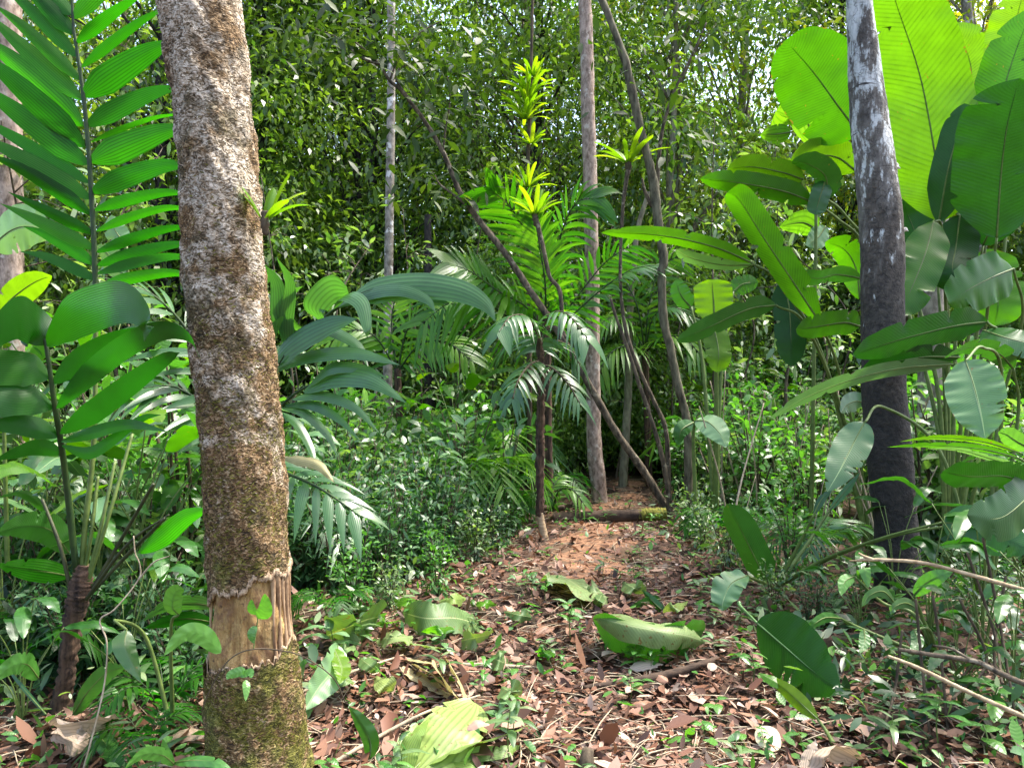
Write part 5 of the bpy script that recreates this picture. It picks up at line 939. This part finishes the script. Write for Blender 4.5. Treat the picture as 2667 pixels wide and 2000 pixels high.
# seedlings on the floor
GS = 'small green seedlings on the forest floor'; TS = 'small green seedling growing out of the leaf litter'
def seedling(nl, h, L, wr, mat, loc=(0, 0, -50)):
    t = thing('seedling', TS, 'seedling', loc, GS); o = np.array(loc, float); mb = MB(); sb = MB()
    tube(sb, [o+np.array([0, 0, -.03]), o+np.array([.01, .01, h*.5]), o+np.array([0, 0, h])], [.003, .0025, .002], 5, 8); sb.build('stem', M['stalk'], t)
    for i in range(nl):
        a = i*2.4+rnd.random(); hv = np.array([math.cos(a), math.sin(a), rnd.uniform(-.1, .5)]); b = o+np.array([0, 0, h*(.55+.45*i/max(nl-1, 1))]); l = L*rnd.uniform(.7, 1.2)
        blade(mb, spline([b, b+hv*l*.5, b+hv*l+np.array([0, 0, -.25*l])], 12), np.cross(hv, [0, 0, 1.]), l*wr, 'ovate', fold=.15, wave=.02, tint=rnd.random(), nu=6, seed=i)
    mb.build('leaves', mat, t); return t
kinds['seed'] = [seedling(4, .12, .10, .5, M['herb']), seedling(6, .2, .11, .36, M['herb']), seedling(3, .08, .09, .6, M['herb']), seedling(7, .24, .13, .3, M['shrub2']), seedling(5, .14, .15, .4, M['broad_pale']), seedling(2, .05, .08, .65, M['herb'])]
for px, py, w, s in ((1490, 1680, 1, 1.25), (1370, 1545, 1, .9), (1640, 1800, 2, .9), (1500, 1750, 5, 1.), (1345, 1770, 2, 1.), (1870, 1870, 2, 1.15), (1830, 1930, 2, 1.2), (1800, 1960, 5, 1.2), (1930, 1960, 5, 1.2), (2080, 1960, 2, 1.1), (2120, 1780, 4, 1.), (1680, 1715, 1, 1.), (880, 1650, 4, 1.1), (940, 1840, 5, 1.), (1080, 1860, 2, .8), (1230, 1600, 3, .8), (1650, 1545, 1, 1.), (880, 1560, 1, 1.2), (1020, 1500, 3, 1.), (1840, 1620, 0, 1.), (1920, 1720, 5, .9), (2350, 1920, 2, 1.1), (2450, 1960, 1, 1.2), (2230, 1580, 1, 1.5), (2280, 1560, 3, 1.4), (2170, 1640, 4, 1.2), (2320, 1640, 1, 1.3), (2250, 1750, 1, 1.1), (2600, 1900, 0, 1.6), (2560, 1960, 2, 1.5), (1150, 1700, 4, .8), (1260, 1790, 1, .8), (860, 1720, 4, 1.3), (455, 1640, 0, 1.4), (350, 1900, 3, 1.2), (480, 1870, 1, 1.2)):
    p = FL(px, py, 0); q = p[1]; put('seed', px, q, s, w)
for i in range(170):
    d = 2.7+rnd.random()**1.4*7; px = CX+(path_c(d)+rnd.gauss(0, path_w(d)*1.1))/d*F; x = (px-CX)/F*d
    if 6 < d < 8.3 and abs(x-path_c(d)) < .3: continue
    put('seed', px, d, rnd.uniform(.5, 1.0))
litter('ground_cover', 4300, 2.4, 12, .03, .10, M['herb'], lambda x, d: rnd.random() < (.22 if abs(x-path_c(d)) < path_w(d) else .7), up=.06, curl=.5, label='small green leaves and cut bits strewn over the forest floor', wr=(.35, .6))
litter('low_foliage', 4200, 3.2, 13, .05, .14, M['shrub2'], lambda x, d: abs(x-path_c(d)) > path_w(d)*1.15, up=.16, curl=.6, label='low tangle of green leaves carpeting the ground beside the path', wr=(.3, .5), power=1.0)

M['shade_tint'] = leaf_mat('shade_tinted_leaf', S_((.01, .035, .012), (.02, .06, .02), (.05, .11, .04)), trans=(1.5, 1.9, .4), tfac=.3, rough=.35, spec=.4)  # darkened shrub leaf colour, standing in for shade in the low tangles
litter('leafy_understory', 2600, 3.7, 7, .07, .2, M['shade_tint'], lambda x, d: x < -.36*d, up=.32, curl=.7, label='dark tangle of leaves low on the ground behind the left palm', wr=(.25, .42), power=1.2)
for px, d, w, s in ((330, 3.5, 0, .42), (60, 3.3, 0, .4), (250, 4.2, 0, .6), (420, 3.9, 0, .5), (-40, 3.9, 0, .7), (480, 4.6, 1, .6), (120, 4.6, 0, .8)): put('herb', px, d, s, w)
for px, d, w, s in ((430, 3.3, 1, .42), (380, 3.0, 1, .3), (20, 3.6, 1, .6)): put('palm', px, d, s, w)
for px, d, w, s in ((2240, 4.7, 0, .42), (2420, 4.4, 0, .55), (2560, 4.3, 0, .62), (2680, 4.6, 0, .7), (2500, 3.6, 0, .36), (2640, 3.5, 0, .42), (2330, 5.1, 0, .5), (2790, 3.9, 0, .7)): put('herb', px, d, s, w)
litter('right_understory', 1000, 3.3, 6.5, .05, .15, M['shade_tint'], lambda x, d: x > .42*d, up=.2, curl=.6, label='dark tangle of leaves low on the ground around the foot of the dark trunk', wr=(.28, .45), power=1.1)
GR = 'thin dry stalks standing in the undergrowth right of the path'
def dry_stalks(loc=(0, 0, -60)):
    t = thing('dry_stalk', 'thin dry pale stalk leaning in the undergrowth right of the path', 'stalk', loc, GR); mb = MB(); o = np.array(loc, float)
    tube(mb, [o, o+np.array([.05, 0, .6]), o+np.array([.16, .02, 1.25])], [.009, .007, .004], 6, 16, rough=.1); mb.build('stem', M['twig'], t); return t
kinds['stalk'] = [dry_stalks()]
for i in range(46):
    px, d = rnd.uniform(1820, 2330), rnd.uniform(6.2, 10)
    if clear(px, d, .1): o_ = put('stalk', px, d, rnd.uniform(.6, 1.35)); o_.rotation_euler[0] = rnd.uniform(-.5, .5)
# bright herbs at the bottom left, by hand
plant('broad_leaved_herb', 'low plant with glossy bright green leaves at the bottom left corner beside the mossy trunk', 'plant', (455, 2010, 2.75), [
    ([(455, 1990, 2.72), (420, 1965, 2.66), (370, 1965, 2.6), (325, 2000, 2.55)], 44, 20, 'herb', None, dict(kind='ovate', tint=.6)),
    ([(455, 1985, 2.72), (500, 1980, 2.66), (560, 1985, 2.62), (610, 2010, 2.6)], 40, 30, 'herb', None, dict(kind='ovate', tint=.3)),
    ([(450, 1980, 2.74), (430, 1950, 2.74), (425, 1925, 2.74)], 24, 10, 'herb', None, dict(kind='ovate', tint=.9))])
plant('broad_leaved_herb', 'plant with a hanging dark blade and small round bright leaf beside the mossy trunk', 'plant', (450, 1900, 3.1), [
    ([(330, 1640, 2.95), (325, 1680, 2.9), (345, 1730, 2.88), (368, 1775, 2.86)], 58, 20, 'broad_dark', [(300, 1615, 3.0), (380, 1660, 3.1), (445, 1890, 3.1)], dict(kind='leaflet', tint=1., fold=.2, notch=0)),
    ([(465, 1600, 2.95), (450, 1580, 2.93), (455, 1545, 2.92), (475, 1530, 2.92)], 46, 5, 'herb', [(445, 1640, 3.0), (450, 1890, 3.1)], dict(kind='round', tint=.9, notch=0)),
    ([(565, 1580, 3.2), (500, 1570, 3.1), (430, 1580, 3.05), (372, 1618, 3.0)], 70, 40, 'palm_grey', None, dict(kind='lance', tint=.6)),
    ([(560, 1620, 3.2), (490, 1610, 3.1), (430, 1620, 3.05), (375, 1635, 3.0)], 60, 30, 'palm', None, dict(kind='lance', tint=.4)),
    ([(190, 1860, 3.2), (230, 1800, 3.1), (280, 1750, 3.05), (330, 1735, 3.0)], 64, 15, 'broad_dark', None, dict(kind='ovate', tint=.9)),
    ([(240, 1900, 3.0), (270, 1930, 2.95), (300, 1970, 2.9), (325, 2010, 2.88)], 70, 10, 'broad_dark', None, dict(kind='lance', tint=1.)),
    ([(100, 1765, 3.2), (70, 1730, 3.1), (30, 1735, 3.05), (-20, 1775, 3.0)], 70, 15, 'herb', None, dict(kind='ovate', tint=.5)),
    ([(180, 1440, 3.6), (130, 1380, 3.5), (60, 1370, 3.4), (-20, 1390, 3.3)], 120, 10, 'broad_dark', None, dict(kind='lance', tint=.9)),
    ([(185, 1500, 3.6), (130, 1490, 3.5), (60, 1480, 3.4), (-10, 1470, 3.3)], 90, 10, 'palm', None, dict(kind='lance', tint=.7)),
    ([(120, 1860, 3.0), (60, 1790, 3.1), (10, 1730, 3.2)], 14, 10, 'broad_dark', None, dict(kind='lance', tint=.2, notch=0))])
lying('dry_leaf', 'crumpled greyish dry leaf draped at the foot of the left palm', 'leaf', [
    ([(140, 1890, .15), (200, 1880, .22), (250, 1875, .2), (290, 1885, .12)], .12, 40, dict(kind='banana', wave=.1, fold=.3, tint=.8)),
    ([(150, 1895, .12), (190, 1930, .12), (240, 1950, .06)], .1, 10, dict(kind='banana', wave=.1, tint=.6))], M['brown_big'])
plant('speckled_leaf_plant', 'plant with a yellowish insect-eaten leaf at the left edge above the short palm frond', 'plant', (20, 1500, 3.9), [
    ([(0, 810, 3.8), (40, 770, 3.75), (90, 735, 3.7), (135, 718, 3.65)], 88, 0, 'broad', [(10, 1100, 3.85), (20, 1490, 3.9)], dict(kind='ovate', tint=1., notch=3))])
plant('pale_leaf_plant', 'plant with wide pale blue-green leaf at the left edge behind the tall palm frond', 'plant', (-40, 1400, 4.6), [
    ([(-20, 640, 4.6), (30, 600, 4.5), (80, 590, 4.45), (140, 610, 4.4)], 150, 15, 'broad_pale', [(-30, 1000, 4.6), (-40, 1390, 4.6)], dict(kind='ovate', tint=.9)),
    ([(330, 640, 4.8), (300, 600, 4.8), (290, 560, 4.8)], 70, 10, 'broad_pale', [(330, 1000, 4.8), (100, 1380, 4.7)], dict(kind='ovate', tint=.9)),
    ([(330, 720, 4.8), (300, 690, 4.8), (280, 660, 4.8), (250, 640, 4.8)], 80, 20, 'broad_pale', None, dict(kind='ovate', tint=.7))])
plant('lobed_leaf_plant', 'veined yellow-green leaves hanging just below the big round glowing leaf', 'plant', (2110, 1400, 7.6), [
    ([(2120, 372, 7.5), (2085, 270, 7.5), (2055, 305, 7.5), (2020, 292, 7.5)], 110, 5, 'palm_light', [(2125, 600, 7.5), (2112, 1390, 7.6)], dict(kind='round', tint=1.)),
    ([(2060, 345, 7.5), (2020, 350, 7.5), (1980, 352, 7.5)], 60, 5, 'palm_light', None, dict(kind='ovate', tint=.8)),
    ([(2130, 600, 7.6), (2090, 580, 7.55), (2030, 590, 7.5)], 80, 10, 'palm_light', None, dict(kind='ovate', tint=.7)),
    ([(2150, 590, 7.6), (2130, 620, 7.55), (2100, 640, 7.5)], 70, 10, 'broad_pale', None, dict(kind='ovate', tint=.9))])

# ------------------------------------------------------------------ forest behind
def crown(parent, o, h0, h1, spread, nclump, per, L0, L1, mat, sig=.55, simple=False, name='crown', limb=True, tmat=None):
    mb = MB(); lb = MB(); o = np.array(o, float)
    for c in range(nclump):
        q = rnd.random()**1.4; z = h0+(h1-h0)*q; rr = spread*(.35+.75*math.sin(math.pi*min(.98, q*.85+.12)))*math.sqrt(rnd.random()); a = rnd.uniform(0, 6.28)
        C = o+np.array([rr*math.cos(a), rr*math.sin(a), z])
        if limb and rr > .3: tube(lb, [o+np.array([0, 0, max(z-rr*.8, h0*.6)]), (C+o+np.array([0, 0, z-rr*.3]))/2+rng.normal(0, .1, 3), C], [.03, .018, .006], 4, 7)
        n = int(per*rnd.uniform(.5, 1.4)); P = C+rng.normal(0, 1, (n, 3))*np.array([sig, sig, sig*.6])
        ax = (P-C)*.6+rng.normal(0, .5, (n, 3))+np.array([0, 0, -.45]); nr = rng.normal(0, .45, (n, 3))+np.array([0, 0, 1.])
        L = rng.uniform(L0, L1, n); leaves(mb, P, ax, nr, L, L*rng.uniform(.42, .62, n), np.clip(rng.normal(rnd.uniform(.0, 1.), .2, n), 0, 1), simple=simple, droop=.1)
    cr = mb.build(name, mat, parent, smooth=False)
    if limb and lb.n:
        l = lb.build('limbs', tmat or M['bark_dark'], None, origin=ROOT(parent)); l.parent = parent
    return cr
def forest_tree(label, group, h, spread, h0, nclump, per, L0, L1, mat, r, tmat, loc=(0, 0, -80), sig=.55):
    t = thing('forest_tree', label, 'tree', loc, group); o = np.array(loc, float); mb = MB()
    tube(mb, [o+np.array([0, 0, -.2]), o+np.array([rnd.gauss(0, .1), 0, h*.35]), o+np.array([rnd.gauss(0, .15), 0, h*.7]), o+np.array([0, 0, h])], [r*1.15, r, r*.7, r*.2], 9, 30, rough=.05); mb.build('trunk', tmat, t)
    crown(t, o, h0, h, spread, nclump, per, L0, L1, mat, sig=sig, simple=True, tmat=tmat); return t
GT = 'leafy trees of the forest behind'
TA = 'leafy forest tree with small dark green leaves in the wood behind'; TB = 'slim forest tree with thin trunk and fresh green leaves in the wood behind'; TD = 'low bushy understory tree with mid green leaves under the taller wood behind'; M['bg3'] = leaf_mat('understory_leaf', S_((.05, .11, .02), (.10, .19, .035), (.17, .28, .055)), trans=(1.7, 1.9, .4), tfac=.45, rough=.33, spec=.7); TC = 'forest tree with sparse yellow-green leaves in the wood behind'
rnd.seed(101); rng = np.random.default_rng(101)
trees = [forest_tree(TA, GT, 11, 2.3, 1.6, 80, 190, .09, .17, M['bg1'], .09, M['bark_dark'], sig=.5),
         forest_tree(TA, GT, 13.5, 2.5, 2.2, 88, 190, .09, .17, M['bg1'], .11, M['bark_red'], sig=.52),
         forest_tree(TB, GT, 10, 2.0, .8, 70, 180, .09, .17, M['bg1'], .06, M['bark_grey'], sig=.48),
         forest_tree(TC, GT, 15, 3.0, 4.5, 64, 130, .10, .20, M['bg2'], .09, M['bark_pale'], sig=.6),
         forest_tree(TD, GT, 6.5, 1.8, .5, 65, 220, .10, .19, M['bg3'], .05, M['bark_grey'], sig=.45)]
tused = set()
def plant_tree(k, px, d, s):
    g = GP(px, d); g[2] = 0; p = trees[k]
    if k not in tused: tused.add(k); p.location = g.tolist(); p.scale = (s,)*3; return
    dup(p, g, rnd.uniform(0, 6.28), (s, s, s*rnd.uniform(.9, 1.1)))
for d0, d1, n, x0, x1 in ((14, 16.5, 9, -500, 3100), (17, 20, 11, -500, 3100), (21, 26, 12, -400, 3000), (27, 34, 11, -300, 2950)):
    for i in range(n):
        px = x0+(x1-x0)*(i+.5+rnd.uniform(-.35, .35))/n
        k = rnd.choice((0, 0, 1, 2, 1, 4)) if px < 1120 else rnd.choice((2, 0, 1, 2, 3)) if px < 1750 else rnd.choice((0, 1, 2, 3, 3, 4))
        if d0 > 20: k = rnd.choice((0, 1, 1, 3))
        plant_tree(k, px, rnd.uniform(d0, d1), rnd.uniform(.9, 1.2)*(1.05 if d0 > 25 else 1))
for k, px, d in ((0, 690, 15.5), (1, 800, 18.5), (0, 930, 16.2), (1, 1090, 19.5), (2, 1230, 16.5), (0, 620, 19), (2, 560, 14.5), (2, 1450, 18), (0, 1620, 20.5), (2, 1760, 16)):
    plant_tree(k, px, d, rnd.uniform(.95, 1.1))
for i in range(16):
    px = -300+3200*(i+.5+rnd.uniform(-.3, .3))/16
    plant_tree(4, px, rnd.uniform(12.5, 18), rnd.uniform(.55, .85))
def far_wood():
    mb = MB(); n = 110000; d = rng.uniform(36, 50, n); x = rng.uniform(-.8, .8, n)*d; z = np.abs(rng.normal(0, 5.5, n))
    P = np.stack([x, d, z], -1); ax = rng.normal(0, 1, (n, 3))+np.array([0, 0, -.5]); nr = rng.normal(0, .6, (n, 3))+np.array([0, -.4, 1.]); L = rng.uniform(.28, .55, n)
    leaves(mb, P, ax, nr, L, L*rng.uniform(.4, .6, n), rng.random(n), simple=True); return tag(mb.build('distant_forest', M['bg1'], smooth=False), 'far-off mass of leaves closing the view between the trunks', 'forest', kind='stuff')
far_wood()

# ------------------------------------------------------------------ sky, sun, camera
EL, AZ = R(63), R(66)
w = bpy.data.worlds.new('World'); SC.world = w; w.use_nodes = True; nt = w.node_tree
bg = nt.nodes['Background']; sk = nt.nodes.new('ShaderNodeTexSky'); sk.sky_type = 'NISHITA'; sk.sun_disc = False; sk.sun_elevation = EL; sk.sun_rotation = AZ; sk.air_density = 1.; sk.dust_density = 4.; sk.ozone_density = 1.
nt.links.new(sk.outputs[0], bg.inputs[0]); bg.inputs[1].default_value = .15
sl = bpy.data.lights.new('sun', 'SUN'); sl.energy = 2.1; sl.angle = R(7); sl.color = (1, .95, .86); so = bpy.data.objects.new('sun', sl); COL.objects.link(so)
D = Vector((math.sin(AZ)*math.cos(EL), math.cos(AZ)*math.cos(EL), math.sin(EL))); so.rotation_euler = (-D).to_track_quat('-Z', 'Y').to_euler()
cd = bpy.data.cameras.new('camera'); cd.sensor_width = 36; cd.lens = 36*F/2667; cd.clip_end = 1000; cd.clip_start = .05
co = bpy.data.objects.new('camera', cd); COL.objects.link(co); co.location = (0, 0, CAMZ); co.rotation_euler = (R(90), 0, 0); SC.camera = co
SC.view_settings.view_transform = 'Standard'; SC.view_settings.look = 'None'; SC.view_settings.exposure = 2.18; SC.view_settings.gamma = 1
SC.cycles.max_bounces = 6; SC.cycles.diffuse_bounces = 4; SC.cycles.glossy_bounces = 2; SC.cycles.transmission_bounces = 4; SC.cycles.transparent_max_bounces = 4
SC.cycles.use_denoising = True
